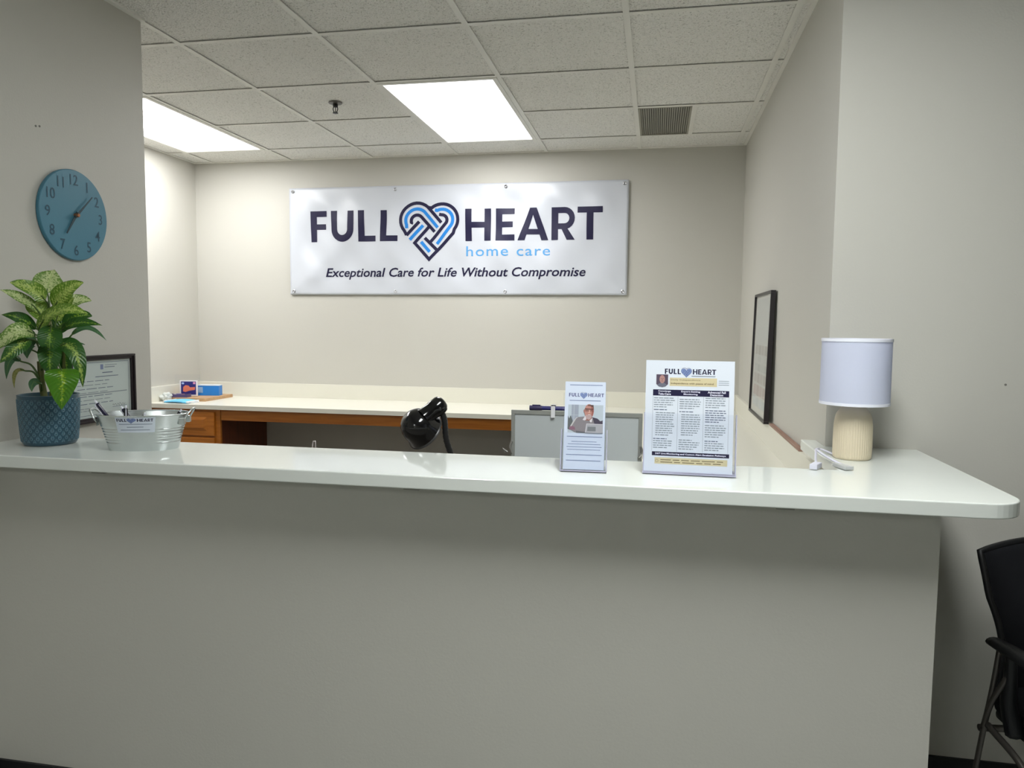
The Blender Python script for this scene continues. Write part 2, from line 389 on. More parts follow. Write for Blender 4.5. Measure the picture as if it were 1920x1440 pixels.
# ceiling: deck above, lay-in tiles and painted tee grid as its pieces
ceil = struct(MB().box((-6, -4.6, CZ + .16), (4.6, YB + .1, CZ + .2)), 'ceiling', PLENUM, label='suspended ceiling of textured tiles')
TW = .012  # half flange
tile_cache = {}
def add_tile(x0, y0, x1, y1):
    key = (round(x1 - x0, 3), round(y1 - y0, 3))
    if key not in tile_cache:
        w_, d_ = key; b = .006
        vs = [(-w_/2 + b, -d_/2 + b, 0), (w_/2 - b, -d_/2 + b, 0), (w_/2 - b, d_/2 - b, 0), (-w_/2 + b, d_/2 - b, 0),
              (-w_/2, -d_/2, .003), (w_/2, -d_/2, .003), (w_/2, d_/2, .003), (-w_/2, d_/2, .003),
              (-w_/2, -d_/2, .016), (w_/2, -d_/2, .016), (w_/2, d_/2, .016), (-w_/2, d_/2, .016)]
        fs = [(3, 2, 1, 0), (0, 1, 5, 4), (1, 2, 6, 5), (2, 3, 7, 6), (3, 0, 4, 7), (4, 5, 9, 8), (5, 6, 10, 9), (6, 7, 11, 10), (7, 4, 8, 11), (8, 9, 10, 11)]
        me = bpy.data.meshes.new('ceiling_tile'); me.from_pydata(vs, [], fs); me.update(); me.materials.append(TILE); tile_cache[key] = me
    o = bpy.data.objects.new('ceiling_tile', tile_cache[key]); COL.objects.link(o); o.parent = ceil
    o.location = ((x0 + x1) / 2, (y0 + y1) / 2, CZ + .004)
lights = [(-2, -2, 'office'), (-5, -2, 'office')]
skip = set()
for k, j, _ in lights: skip |= {(k, j), (k, j + 1)}
LL = []
for c, r_ in LOBBY_LIGHTS:
    k = c; j = r_ - 7; LL.append((k, j)); skip |= {(k, j), (k, j + 1)}
skip.add((0, -1)); starts = {(k, j) for k, j, _ in lights} | set(LL) | {(0, -1), (0, 0)}
xs = [XL] + [gx(k) for k in range(-5, 1)] + [gx(1), XR]
def xcol(k):   # clipped to the office
    return max(gx(k), XL), min(gx(k + 1), XR)
for j in range(-15, 1):
    y0, y1 = gyy(j), min(gyy(j + 1), YB)
    lobby = y1 <= DE
    for k in range(-6, 7):
        if (k, j) in skip: continue
        x0, x1 = gx(k), gx(k + 1)
        if y0 >= DW - .3: x0, x1 = max(x0, XL), min(x1, XR)
        else: x0 = max(x0, WX)
        if y0 < DE < y1 and k < -3: y0_ = DE
        else: y0_ = y0
        if y0 < DW < y1 and k >= 1:
            x0, x1 = max(gx(k), WX), gx(k + 1); add_tile(x0 + .004, y0 + .004, x1 - .004, DW - .002)
            if k == 1: add_tile(x0 + .004, DW + .002, XR - .002, y1 - .004)
            continue
        if x1 - x0 < .03 or y1 - y0_ < .03: continue
        add_tile(x0 + .004, y0_ + .004, x1 - .004, y1 - .004)
# vent row: half tile beside the vent
add_tile(gx(0) + T / 2 + .004, gyy(-1) + .004, gx(1) - .004, gyy(0) - .004)
def tee(a, b):
    MB().box((a[0], a[1], CZ - .0015), (b[0], b[1], CZ + .001)).build('grid_bar', TEE, ceil)
for k in range(-5, 7):
    x = gx(k)
    y0 = DE if k < -3 else -4.48; y1 = YB if x < XR else DW
    if k == -3: y0 = DE
    tee((x - TW, y0, 0), (x + TW, y1, 0))
for j in range(-15, 1):
    y = gyy(j)
    x0 = XL if y > DE else WX; x1 = XR if y > DW else 4.48
    for k in range(-7, 8):
        a, b_ = max(x0, gx(k)), min(x1, gx(k + 1))
        if b_ - a < .03 or ((k, j) in skip and (k, j - 1) in skip and (k, j) not in starts): continue
        tee((a + (TW if a > x0 else 0), y - TW, 0), (b_ - (TW if b_ < x1 else 0), y + TW, 0))
tee((gx(0) + T / 2 - TW, gyy(-1) + TW, 0), (gx(0) + T / 2 + TW, gyy(0) - TW, 0))
def angle_trim(a, b): MB().box((a[0], a[1], CZ - .0025), (b[0], b[1], CZ + .012)).build('wall_angle', TEE, ceil)
angle_trim((XL, YB - .02, 0), (XR, YB, 0)); angle_trim((XR - .02, DW, 0), (XR, YB - .02, 0)); angle_trim((XL, DE, 0), (XL + .02, YB - .02, 0))
angle_trim((XL + .02, DE, 0), (WX, DE + .02, 0)); angle_trim((WX, -4.48, 0), (WX + .02, DE, 0)); angle_trim((XR, DW - .02, 0), (4.48, DW, 0))

# ================================================================== CEILING FITTINGS
def troffer(k, j, lens, label, group=None):
    cx, cy = gx(k) + T / 2, gyy(j) + T
    t = empty('ceiling_light', (cx, cy, CZ), label=label, cat='ceiling light', group=group)
    hx, hy = T / 2 - .012, T - .012
    fr = MB()
    for a, b in (((-hx, -hy, -.004), (hx, -hy + .022, .012)), ((-hx, hy - .022, -.004), (hx, hy, .012)), ((-hx, -hy + .022, -.004), (-hx + .022, hy - .022, .012)), ((hx - .022, -hy + .022, -.004), (hx, hy - .022, .012))): fr.box(a, b)
    fr.build('frame', TEE, t)
    MB().box((-hx + .022, -hy + .022, 0.001), (hx - .022, hy - .022, .004)).build('lens', lens, t)
    hs = MB(); hs.box((-hx, -hy, .013), (hx, hy, .09)).build('housing', TEE, t)
    return t
troffer(-2, -2, LENS_A, 'bright rectangular ceiling light panel above and in front of the banner')
troffer(-5, -2, LENS_A, 'ceiling light panel at far left, partly hidden by the clock wall')
for n_, (k, j) in enumerate(LL):
    troffer(k, j, LENS_B, ['lobby ceiling light almost over the viewer', 'lobby ceiling light far behind the viewer by the left wall', 'lobby ceiling light over the black armchair side', 'lobby ceiling light behind the viewer on the clock side', 'lobby ceiling light behind the viewer on the chair side'][n_], 'lobby ceiling lights')
# vent
vt = empty('ceiling_vent', (gx(0) + T / 4, gyy(-1) + T / 2, CZ), label='grey slatted air vent in the ceiling near the right wall', cat='vent')
hx, hy = T / 4 - .012, T / 2 - .012
VENT = mat('vent_grey', srgb(150, 148, 136), 0.6); VENTD = mat('vent_dark', srgb(96, 94, 86), 0.8)
MB().box((-hx, -hy, .006), (hx, hy, .010)).build('backing', VENTD, vt)
f_ = MB()
for a, b in (((-hx, -hy, -.002), (hx, -hy + .012, .008)), ((-hx, hy - .012, -.002), (hx, hy, .008)), ((-hx, -hy, -.002), (-hx + .012, hy, .008)), ((hx - .012, -hy, -.002), (hx, hy, .008))): f_.box(a, b)
f_.build('frame', VENT, vt)
sl = None
for i in range(22):
    x = -hx + .018 + i * (2 * hx - .036) / 21
    if sl is None:
        sl = MB().box((-.0035, -hy + .012, -.001), (.0035, hy - .012, .001), R=Matrix.Rotation(.5, 3, 'Y')).build('slat', VENT, vt)
        o = sl
    else:
        o = sl.copy(); COL.objects.link(o); o.parent = vt
    o.location = (x, 0, .003)
# sprinkler
sp = empty('fire_sprinkler', (-1.677, 3.777, CZ), label='small dark sprinkler head hanging from a ceiling tile', cat='sprinkler')
SPK = mat('dark_bronze', srgb(40, 38, 38), 0.4, 0.6)
MB().lathe([(.036, .001), (.034, -.004), (.016, -.008), (0.0, -.008)], 24).build('cover_ring', mat('ring_grey', srgb(110, 106, 100), 0.4, 0.4), sp, smooth=40)
MB().lathe([(.013, -.006), (.013, -.018), (.010, -.022), (0, -.022)], 16).build('nozzle', SPK, sp)
a_ = MB()
for s_ in (-1, 1): a_.tube([(s_ * .010, 0, -.02), (s_ * .013, 0, -.032), (s_ * .009, 0, -.045), (s_ * .002, 0, -.050)], .0025, 8)
a_.tube([(0, 0, -.02), (0, 0, -.05)], .0022, 8); a_.build('yoke_arm', SPK, sp)
MB().lathe([(0, -.050), (.014, -.050), (.014, -.053), (0, -.053)], 16).build('deflector', SPK, sp)

# ================================================================== BACK DESK
desk = empty('long_desk', (-1.4, 4.72, 0), label='long cream laminate desk along the back and right office walls', cat='desk')
dk = lambda x, y, z: (x + 1.4, y - 4.72, z)
def dbox(mb, a, b, **k): return mb.box(dk(*a), dk(*b), **k)
# L-shaped top
WXL = -0.10
top = MB().prism([dk(x, y, 0)[:2] for x, y in [(XL, DFR), (WXL, DFR), (WXL, 2.15), (XR, 2.15), (XR, YB), (XL, YB)]], DZ - .028, DZ)
top.build('desk_top', DESKTOP, desk)
sp_ = dbox(MB(), (XL, YB - .019, DZ), (XR - .019, YB, SZ), bev=.002); sp_.build('backsplash', DESKTOP, desk)
dbox(MB(), (XL, DFR + .01, DZ), (XL + .019, YB - .019, SZ), bev=.002).build('backsplash', DESKTOP, desk)
dbox(MB(), (XR - .019, 2.15, DZ), (XR, YB, SZ), bev=.002).build('backsplash', DESKTOP, desk)
# wooden apron
dbox(MB(), (-2.795, DFR + .03, DZ - .10), (WXL + .03, DFR + .05, DZ - .028)).build('apron', OAK, desk)
dbox(MB(), (WXL + .03, 2.2, DZ - .10), (WXL + .05, DFR + .03, DZ - .028)).build('apron', OAK, desk)
# drawer cabinet under left end
cb = empty('drawer_cabinet', (-3.07, 4.74, 0), label='honey oak drawer cabinet under the left end of the long desk', cat='cabinet')
ck = lambda x, y, z: (x + 3.07, y - 4.74, z)
CF = DFR + .045
MB().box(ck(XL + .01, CF, .08), ck(-2.80, YB - .001, DZ - .029)).build('body', OAKD, cb)
MB().box(ck(XL + .01, CF - .018, .08), ck(-2.80, CF, DZ - .029)).build('face_frame', OAK, cb)
zz = DZ - .045
for i, hgt in enumerate((.16, .17, .20, .20)):
    d = MB(); x0, x1 = XL + .03, -2.835; z1 = zz; z0 = zz - hgt
    d.box(ck(x0, CF - .036, z0), ck(x1, CF - .018, z1), bev=.004)
    # raised panel inside a routed recess
    bx0, bx1, bz0, bz1 = x0 + .05, x1 - .05, z0 + .035, z1 - .035
    yf = CF - .036
    o_ = [(bx0, bz0), (bx1, bz0), (bx1, bz1), (bx0, bz1)]; i_ = [(bx0 + .02, bz0 + .018), (bx1 - .02, bz0 + .018), (bx1 - .02, bz1 - .018), (bx0 + .02, bz1 - .018)]
    vs = [ck(x, yf - .0005, z) for x, z in o_] + [ck(x, yf - .008, z) for x, z in i_]
    d.add(vs, [(4, 5, 6, 7)] + [(a, (a + 1) % 4, 4 + (a + 1) % 4, 4 + a) for a in range(4)])
    od = d.build('drawer', OAK, cb)
    MB().lathe([(.006, 0), (.006, .014), (.014, .018), (.016, .025), (.010, .031), (0, .032)], 18, ck((x0 + x1) / 2, yf - .008, (z0 + z1) / 2), Matrix.Rotation(PI / 2, 3, 'X')).build('knob', mat('antique_brass', srgb(150, 140, 120), 0.35, 0.9), od, smooth=40)
    zz = z0 - .012

# small work desk just behind the half wall, carrying the lamp and the board
wd = empty('work_desk', (-.9, 2.4, 0), label='low desk surface hidden directly behind the half wall', cat='desk')
MB().box((-1.05, -.385, .725), (.75, .30, .75)).build('desk_top', mat('grey_laminate', srgb(120, 116, 108), 0.4), wd)
for sx in (-1.0, .70): MB().box((sx, -.36, 0), (sx + .03, .27, .725)).build('side_panel', mat('grey_laminate', None), wd)

# ================================================================== RAISED COUNTER
ctr = empty('raised_counter', (-.6, 1.95, CT - CTH), label='glossy white raised counter top running along the half wall', cat='counter')
pts = [(WX, DF)]
rc = .085
pts += [(XC - rc + rc * math.sin(a), DF + rc - rc * math.cos(a)) for a in [PI / 2 * i / 10 for i in range(11)]]
pts += [(XC, DW), (.480, DW), ]
# left edge of the deep end, back to the narrow run
pts = pts[:-2] + [(XC, DW), (XR, DW), (XR, DW + .13), (.478, DW + .13), (.478, DB), (WX, DB)]
c_ = MB().prism([(x + .6, y - 1.95) for x, y in pts], 0, CTH)
co = c_.build('counter_top', COUNTER, ctr)
bv = co.modifiers.new('b', 'BEVEL'); bv.width = .003; bv.segments = 3; bv.limit_method = 'ANGLE'; bv.angle_limit = .6
for x in (-1.5, -.6, .3): MB().box((x + .6 - .02, DF + .04 - 1.95, -.012), (x + .6 + .02, DH - 1.95, -.0005)).build('bracket', mat('bracket_grey', srgb(150, 148, 140), .5), ctr)

# ================================================================== BANNER
BNR_W, BNR_H = 2.388, .748
bn = empty('wall_banner', (-2.589, YB, 1.641), label='long white vinyl banner on the back wall reading FULL HEART home care', cat='banner')
def wave(u, v):
    e = min(u, BNR_W - u, v, BNR_H - v); e = min(1, e / .12)
    s = .0055 * math.sin(7.3 * u + 9 * v) + .004 * math.sin(15 * u - 13 * v + 1.2) + .0032 * math.sin(26 * u + 21 * v) + .006 * math.exp(-((u - v - .05) ** 2) / .006) * (1 - u / 1.2 if u < 1.2 else 0)
    return -(0.014 + s * e)
def bmap(u, v, h): return Vector((u, wave(u, v) - h, v))
VINYL = mat('banner_vinyl', srgb(201, 205, 213), 0.32, spec=0.5)
nx, nz = 150, 48
B = MB(); vs = [bmap(BNR_W * i / nx, BNR_H * j / nz, 0) for j in range(nz + 1) for i in range(nx + 1)]
fs = [(j * (nx + 1) + i, j * (nx + 1) + i + 1, (j + 1) * (nx + 1) + i + 1, (j + 1) * (nx + 1) + i) for j in range(nz) for i in range(nx)]
B.add(vs, fs); bo = B.build('sheet', VINYL, bn, smooth=180)
so = bo.modifiers.new('s', 'SOLIDIFY'); so.thickness = .0006; so.offset = 1
P = Print(fn=bmap, step=.0022)
BX, BZ = 2.589, 1.641
wx = lambda x: x + BX
for i, g in enumerate(word('FULL', wx(-2.428), 2.011 - BZ, .646, .215, True) + word('HEART', wx(-1.297), 2.006 - BZ, .929, .215, True)): P.put('letter', NAVY, g, sep=i)
nav, blu = heart()
P.put('heart_logo', NAVY, g_move(nav, .432, .412, wx(-1.771), 1.867 - BZ))
P.put('heart_logo', BLUE, g_move(blu, .432, .412, wx(-1.771), 1.867 - BZ))
P.put('subtitle', LBLUE, g_text('home care', width=.578, height=.068, x=wx(-1.292), y=1.903 - BZ, bold=.004, space=1.12))
P.put('tagline', NAVY, g_text('Exceptional Care for Life Without Compromise', width=1.842, height=.082, x=wx(-2.317), y=1.746 - BZ, shear=.22, bold=.017))
P.build(bn, cut=.016)
GR = mat('grommet', (.5, .5, .52, 1), .3, 1.0)
for i, u in enumerate((.028, .79, 1.57, BNR_W - .028)):
    for v in (.024, BNR_H - .024):
        MB().lathe([(.005, .001), (.011, .001), (.0115, .003), (.008, .0045), (.005, .003), (.005, .001)], 16, (u, wave(u, v), v), Matrix.Rotation(PI / 2, 3, 'X'), caps=False).build('grommet', GR, bn, smooth=50)

# ================================================================== CLOCK
ck_ = empty('wall_clock', (WX, 2.266, 1.800), label='round teal wall clock with raised numerals above the plant', cat='clock')
CRX = Matrix.Rotation(PI / 2, 3, 'Y')
CLK = mat('clock_teal', srgb(66, 124, 146), 0.42, bump=.1, bscale=300)
CR = .152
MB().lathe([(CR - .006, 0), (CR, .003), (CR, .013), (CR - .002, .015), (0, .015)], 72, R=CRX).build('face', CLK, ck_, smooth=35)
Pc = Print(O=(.015, 0, 0), U=(0, 1, 0), V=(0, 0, 1), N=(1, 0, 0), step=.0008)
NUMI = mat('numeral_teal', srgb(22, 72, 92), 0.5)
for h_ in range(1, 13):
    a = PI / 2 - h_ * PI / 6; r = .118
    g = g_text(str(h_), height=.035, bold=.004)
    x0 = min(v[0] for v in g[0]); x1 = max(v[0] for v in g[0])
    g = g_move(g, .92, 1, -(x0 + x1) / 2 * .92, -.0175)
    Pc.put('numeral', NUMI, g_move(g, 1, 1, r * math.cos(a), r * math.sin(a)), sep=h_)
Pc.build(ck_)
HAND = mat('clock_hand', srgb(58, 78, 86), .35, .5)
def hand(name, ang, ln, wd_, x):
    a = PI / 2 - ang; d = Vector((0, math.cos(a), math.sin(a))); n_ = Vector((0, -math.sin(a), math.cos(a)))
    q = [d * -.012 + n_ * wd_, d * -.012 - n_ * wd_, d * ln - n_ * wd_ * .35, d * ln + n_ * wd_ * .35]
    MB().add([Vector((x, 0, 0)) + v for v in q] + [Vector((x + .0015, 0, 0)) + v for v in q], [(0, 1, 2, 3), (7, 6, 5, 4), (0, 4, 5, 1), (1, 5, 6, 2), (2, 6, 7, 3), (3, 7, 4, 0)]).build(name, HAND, ck_)
hand('hour_hand', 2 * PI * (7.13 / 12), .078, .0055, .019); hand('minute_hand', 2 * PI * (7.6 / 60), .102, .0042, .023)
MB().lathe([(.007, .014), (.007, .028), (.005, .031), (0, .031)], 20, R=CRX).build('pivot', mat('copper', srgb(190, 130, 96), .3, .9), ck_, smooth=40)

# ================================================================== FRAMES
def frame_obj(root, w_, h_, t, fw, prints, glass=True, mt=DARKFRAME, steps=False, paper=CERT):
    """built in local x (width), z (height), face towards -y"""
    f = MB()
    for a, b in (((0, -t, 0), (w_, 0, fw)), ((0, -t, h_ - fw), (w_, 0, h_)), ((0, -t, fw), (fw, 0, h_ - fw)), ((w_ - fw, -t, fw), (w_, 0, h_ - fw))): f.box(a, b, bev=.0015)
    f.build('frame', mt, root)
    if steps:
        g = MB(); s = fw * .45
        for a, b in (((0, -t - .005, 0), (w_, -t, s)), ((0, -t - .005, h_ - s), (w_, -t, h_)), ((0, -t - .005, s), (s, -t, h_ - s)), ((w_ - s, -t - .005, s), (w_, -t, h_ - s))): g.box(a, b, bev=.0015)
        g.build('outer_moulding', mt, root)
    MB().box((fw, -t * .45, fw), (w_ - fw, -t * .3, h_ - fw)).build('mat_board', paper, root)
    prints((fw, -t * .45, fw), w_ - 2 * fw, h_ - 2 * fw)
    if glass: MB().box((fw, -t * .8, fw), (w_ - fw, -t * .74, h_ - fw)).build('glass', GLASS, root)
rng = random.Random(3)
cf = empty('framed_certificate', (WX + .001, 2.215, 1.083), PI / 2, label='dark framed certificate on the wall behind the plant and metal tub', cat='picture frame')
def cert_print(o, w_, h_):
    P = Print(O=(o[0], o[1], o[2]), step=.0003)
    P.put('border_line', MIDINK, g_join([g_rect(.008, .008, w_ - .008, .0095), g_rect(.008, h_ - .0095, w_ - .008, h_ - .008), g_rect(.008, .008, .0095, h_ - .008), g_rect(w_ - .0095, .008, w_ - .008, h_ - .008)]))
    P.put('seal', mat('seal_blue', srgb(120, 132, 168), .6), g_rect(w_ * .47, h_ * .83, w_ * .52, h_ * .92))
    P.put('printed_lines', GREYINK, g_join([g_rect(w_ * .54, h_ * .86, w_ * .72, h_ * .875), g_rect(w_ * .55, h_ * .90, w_ * .76, h_ * .91)]))
    P.put('printed_lines', MIDINK, g_rect(w_ * .5, h_ * .765, w_ * .68, h_ * .78)); P.put('printed_lines', MIDINK, g_rect(w_ * .38, h_ * .70, w_ * .78, h_ * .712))
    for i in range(7):
        P.put('printed_lines', GREYINK if i % 2 else MIDINK, word_lines(w_ * .08, h_ * (.63 - i * .065), w_ * .8, 1, .01, .0022, rng))
    P.put('printed_lines', GREYINK, g_rect(w_ * .05, h_ * .405, w_ * .93, h_ * .42))
    P.put('printed_lines', GREYINK, word_lines(w_ * .1, h_ * .16, w_ * .34, 2, h_ * .04, .002, rng)); P.put('printed_lines', MIDINK, g_rect(w_ * .66, h_ * .135, w_ * .92, h_ * .142))
    sg = [(w_ * (.66 + .012 * i), h_ * (.17 + .022 * math.sin(i * 1.7) + (.03 if i in (3, 11) else 0))) for i in range(20)]
    P.put('signature', NAVY, g_ribbon(sg, .001))
    P.build(cf)
frame_obj(cf, .325, .237, .014, .017, cert_print, steps=True)

# ================================================================== PLANT
pot = empty('plant_pot', (-1.800, 1.955, CT), label='dark blue glazed pot with raised ring pattern at the counter\'s left end', cat='plant pot')
def pot_mat():
    M = bpy.data.materials.new('pot_glaze'); M.use_nodes = True
    N, L = M.node_tree.nodes, M.node_tree.links; b = N['Principled BSDF']
    at = N.new('ShaderNodeAttribute'); at.attribute_name = 'relief'
    r = N.new('ShaderNodeValToRGB'); r.color_ramp.elements[0].color = srgb(42, 74, 90); r.color_ramp.elements[1].color = srgb(88, 124, 140)
    L.new(at.outputs['Fac'], r.inputs[0]); L.new(r.outputs[0], b.inputs['Base Color']); b.inputs['Roughness'].default_value = .3
    return M
nA, nH = 540, 110
R0, R1, PH = .073, .082, .150
vs = []; rel = []
NC = 25; ph = .0118
def relief(a, z):
    if z < .012 or z > PH - .012: return .0
    best = 0
    row = z / ph
    for rr in (math.floor(row), math.floor(row) + 1):
        off = .5 if rr % 2 else 0
        u = a / (2 * PI) * NC - off; cu = round(u); du = (u - cu) * (2 * PI * .078 / NC); dz = z - rr * ph
        d = math.hypot(du, dz + .0005); ring = max(0, 1 - abs(d - .0036) / .0017)
        if dz > 0: ring = max(ring, max(0, 1 - abs(abs(du) - max(0, .0046 - dz * .42)) / .0013) if dz < .009 else 0)
        best = max(best, ring)
    return best
prof = []
for j in range(nH + 1):
    z = PH * j / nH; t = z / PH
    r = R0 + (R1 - R0) * (1 - (1 - t) ** 1.6)
    if z < .012: r = R0 - .010 * (1 - math.sqrt(max(0, 1 - (1 - z / .012) ** 2)))
    prof.append((r, z))
for r, z in prof:
    for i in range(nA):
        a = 2 * PI * i / nA; h_ = relief(a, z); h_ = h_ * h_ * (3 - 2 * h_); rel.append(h_); rr = r + .0016 * h_
        vs.append((rr * math.cos(a), rr * math.sin(a), z))
fs = [(j * nA + i, j * nA + (i + 1) % nA, (j + 1) * nA + (i + 1) % nA, (j + 1) * nA + i) for j in range(nH) for i in range(nA)]
inner = [(R1 - .004, PH + .001), (R1 - .007, PH), (R1 - .010, PH - .03), (R0 - .010, .012)]
b0 = len(vs)
for r, z in inner:
    for i in range(nA): a = 2 * PI * i / nA; vs.append((r * math.cos(a), r * math.sin(a), z)); rel.append(.6)
o0 = nH * nA
for q in range(len(inner)):
    s0 = o0 if q == 0 else b0 + (q - 1) * nA; s1 = b0 + q * nA
    fs += [(s0 + i, s0 + (i + 1) % nA, s1 + (i + 1) % nA, s1 + i) for i in range(nA)]
fs.append(tuple(range(nA))[::-1]); fs.append(tuple(b0 + 3 * nA + i for i in range(nA)))
me = bpy.data.meshes.new('pot'); me.from_pydata(vs, [], fs); me.update()
at = me.attributes.new('relief', 'FLOAT', 'POINT'); at.data.foreach_set('value', rel)
link('pot', me, pot_mat(), pot, smooth=60)
MB().lathe([(0, PH - .022), (.05, PH - .020), (R1 - .0105, PH - .024), (R1 - .013, PH - .05)], 48).build('soil', mat('soil', srgb(48, 32, 30), .9, bump=1, bscale=300, var=.4, vscale=90), pot, smooth=180)

LEAFDATA = [
((-1.814,1.980,1.527),(-1.823,2.000,1.562),(-1.821,2.020,1.599),0.071,'pale',(-1.775,1.940,1.455)),
((-1.774,1.930,1.500),(-1.778,1.880,1.534),(-1.806,1.840,1.549),0.045,'mid',(-1.773,1.940,1.455)),
((-1.747,1.930,1.479),(-1.685,1.910,1.527),(-1.636,1.920,1.554),0.051,'mid',(-1.771,1.940,1.455)),
((-1.781,1.900,1.478),(-1.792,1.860,1.507),(-1.822,1.820,1.528),0.028,'pale',(-1.791,1.940,1.405)),
((-1.778,1.980,1.474),(-1.737,2.000,1.503),(-1.704,2.030,1.504),0.039,'pale',(-1.772,1.940,1.442)),
((-1.775,1.900,1.415),(-1.670,1.860,1.469),(-1.590,1.880,1.463),0.040,'mid',(-1.785,1.940,1.387)),
((-1.739,1.950,1.430),(-1.690,1.960,1.456),(-1.662,1.980,1.456),0.037,'dark',(-1.774,1.940,1.387)),
((-1.716,1.920,1.415),(-1.656,1.920,1.437),(-1.595,1.940,1.429),0.030,'dark',(-1.775,1.940,1.368)),
((-1.801,1.920,1.418),(-1.818,1.880,1.448),(-1.859,1.860,1.459),0.033,'dark',(-1.792,1.940,1.381)),
((-1.752,1.860,1.404),(-1.759,1.800,1.407),(-1.810,1.780,1.355),0.046,'pale',(-1.790,1.940,1.362)),
((-1.754,1.840,1.389),(-1.758,1.800,1.364),(-1.794,1.780,1.323),0.038,'midd',(-1.794,1.940,1.356)),
((-1.824,1.940,1.393),(-1.863,1.940,1.411),(-1.893,1.930,1.414),0.022,'dark',(-1.794,1.940,1.356)),
((-1.714,1.880,1.428),(-1.692,1.850,1.384),(-1.704,1.860,1.360),0.053,'dark',(-1.773,1.940,1.406)),
((-1.738,1.900,1.382),(-1.713,1.870,1.335),(-1.724,1.880,1.281),0.051,'dark',(-1.768,1.940,1.369)),
((-1.678,1.870,1.305),(-1.648,1.840,1.273),(-1.668,1.855,1.190),0.073,'front',(-1.763,1.940,1.325)),
((-1.725,1.920,1.367),(-1.673,1.920,1.352),(-1.659,1.930,1.248),0.046,'midd',(-1.763,1.940,1.325)),
((-1.784,1.900,1.379),(-1.793,1.880,1.376),(-1.798,1.880,1.332),0.036,'plain',(-1.807,1.940,1.294)),
((-1.717,1.960,1.400),(-1.676,1.980,1.422),(-1.632,2.000,1.384),0.014,'plain',(-1.763,1.940,1.325)),
((-1.756,1.950,1.367),(-1.736,1.960,1.381),(-1.727,1.970,1.374),0.019,'dark',(-1.763,1.940,1.325)),
((-1.727,1.970,1.374),(-1.705,1.970,1.376),(-1.689,1.980,1.371),0.007,'plain',None),
((-1.859,1.920,1.321),(-1.875,1.900,1.325),(-1.892,1.900,1.268),0.021,'plain',(-1.812,1.940,1.268)),
((-1.856,1.930,1.292),(-1.879,1.920,1.287),(-1.885,1.920,1.240),0.011,'yellow',(-1.809,1.940,1.253)),
((-1.777,1.900,1.258),(-1.791,1.890,1.260),(-1.796,1.890,1.234),0.021,'plain',(-1.810,1.940,1.231)),
((-1.751,1.960,1.356),(-1.748,1.970,1.309),(-1.746,1.970,1.265),0.028,'dark',(-1.763,1.940,1.325)),
]
def leaf_mat(name, green, cream, lo, hi, centre):
    """cream blotches on green; 'centre' pulls the blotches towards the midrib"""
    M = bpy.data.materials.new(name); M.use_nodes = True
    N, L = M.node_tree.nodes, M.node_tree.links; b = N['Principled BSDF']
    uv = N.new('ShaderNodeUVMap'); sx = N.new('ShaderNodeSeparateXYZ'); L.new(uv.outputs[0], sx.inputs[0])
    def mth(op, a, bb=None):
        n = N.new('ShaderNodeMath'); n.operation = op
        for i, s in enumerate((a, bb)):
            if s is None: continue
            if hasattr(s, 'links'): L.new(s, n.inputs[i])
            else: n.inputs[i].default_value = s
        return n.outputs[0]
    d = mth('ABSOLUTE', mth('SUBTRACT', mth('MULTIPLY', sx.outputs[0], 2.0), 1.0))     # 0 midrib, 1 edge
    g = N.new('ShaderNodeNewGeometry')
    n = N.new('ShaderNodeTexNoise'); n.inputs['Scale'].default_value = 170; n.inputs['Detail'].default_value = 5; n.inputs['Roughness'].default_value = .7
    L.new(g.outputs['Position'], n.inputs['Vector'])
    vein = mth('SINE', mth('MULTIPLY', mth('ADD', sx.outputs[1], mth('MULTIPLY', d, -.18)), 85.0))
    m_ = mth('ADD', n.outputs['Fac'], mth('MULTIPLY', vein, .035))
    m_ = mth('ADD', m_, mth('MULTIPLY', mth('SUBTRACT', .45, d), centre))
    mr = N.new('ShaderNodeMapRange'); mr.interpolation_type = 'SMOOTHSTEP'; mr.inputs['From Min'].default_value = lo; mr.inputs['From Max'].default_value = hi; L.new(m_, mr.inputs['Value'])
    mx = N.new('ShaderNodeMix'); mx.data_type = 'RGBA'; mx.inputs[6].default_value = green; mx.inputs[7].default_value = cream; L.new(mr.outputs[0], mx.inputs[0])
    rb = N.new('ShaderNodeMapRange'); rb.inputs['From Min'].default_value = .05; rb.inputs['From Max'].default_value = .02; L.new(d, rb.inputs['Value'])
    mx2 = N.new('ShaderNodeMix'); mx2.data_type = 'RGBA'; mx2.inputs[7].default_value = srgb(150, 190, 90); L.new(mx.outputs[2], mx2.inputs[6]); L.new(mth('MULTIPLY', rb.outputs[0], .6), mx2.inputs[0])
    L.new(mx2.outputs[2], b.inputs['Base Color']); b.inputs['Roughness'].default_value = .33
    bp = N.new('ShaderNodeBump'); bp.inputs['Strength'].default_value = .35; bp.inputs['Distance'].default_value = .002; L.new(vein, bp.inputs['Height']); L.new(bp.outputs[0], b.inputs['Normal'])
    tr = N.new('ShaderNodeBsdfTranslucent'); L.new(mx2.outputs[2], tr.inputs[0]); ms = N.new('ShaderNodeMixShader'); ms.inputs[0].default_value = .25
    L.new(b.outputs[0], ms.inputs[1]); L.new(tr.outputs[0], ms.inputs[2]); L.new(ms.outputs[0], N['Material Output'].inputs[0])
    return M
DG, MG = srgb(44, 90, 30), srgb(74, 122, 38)
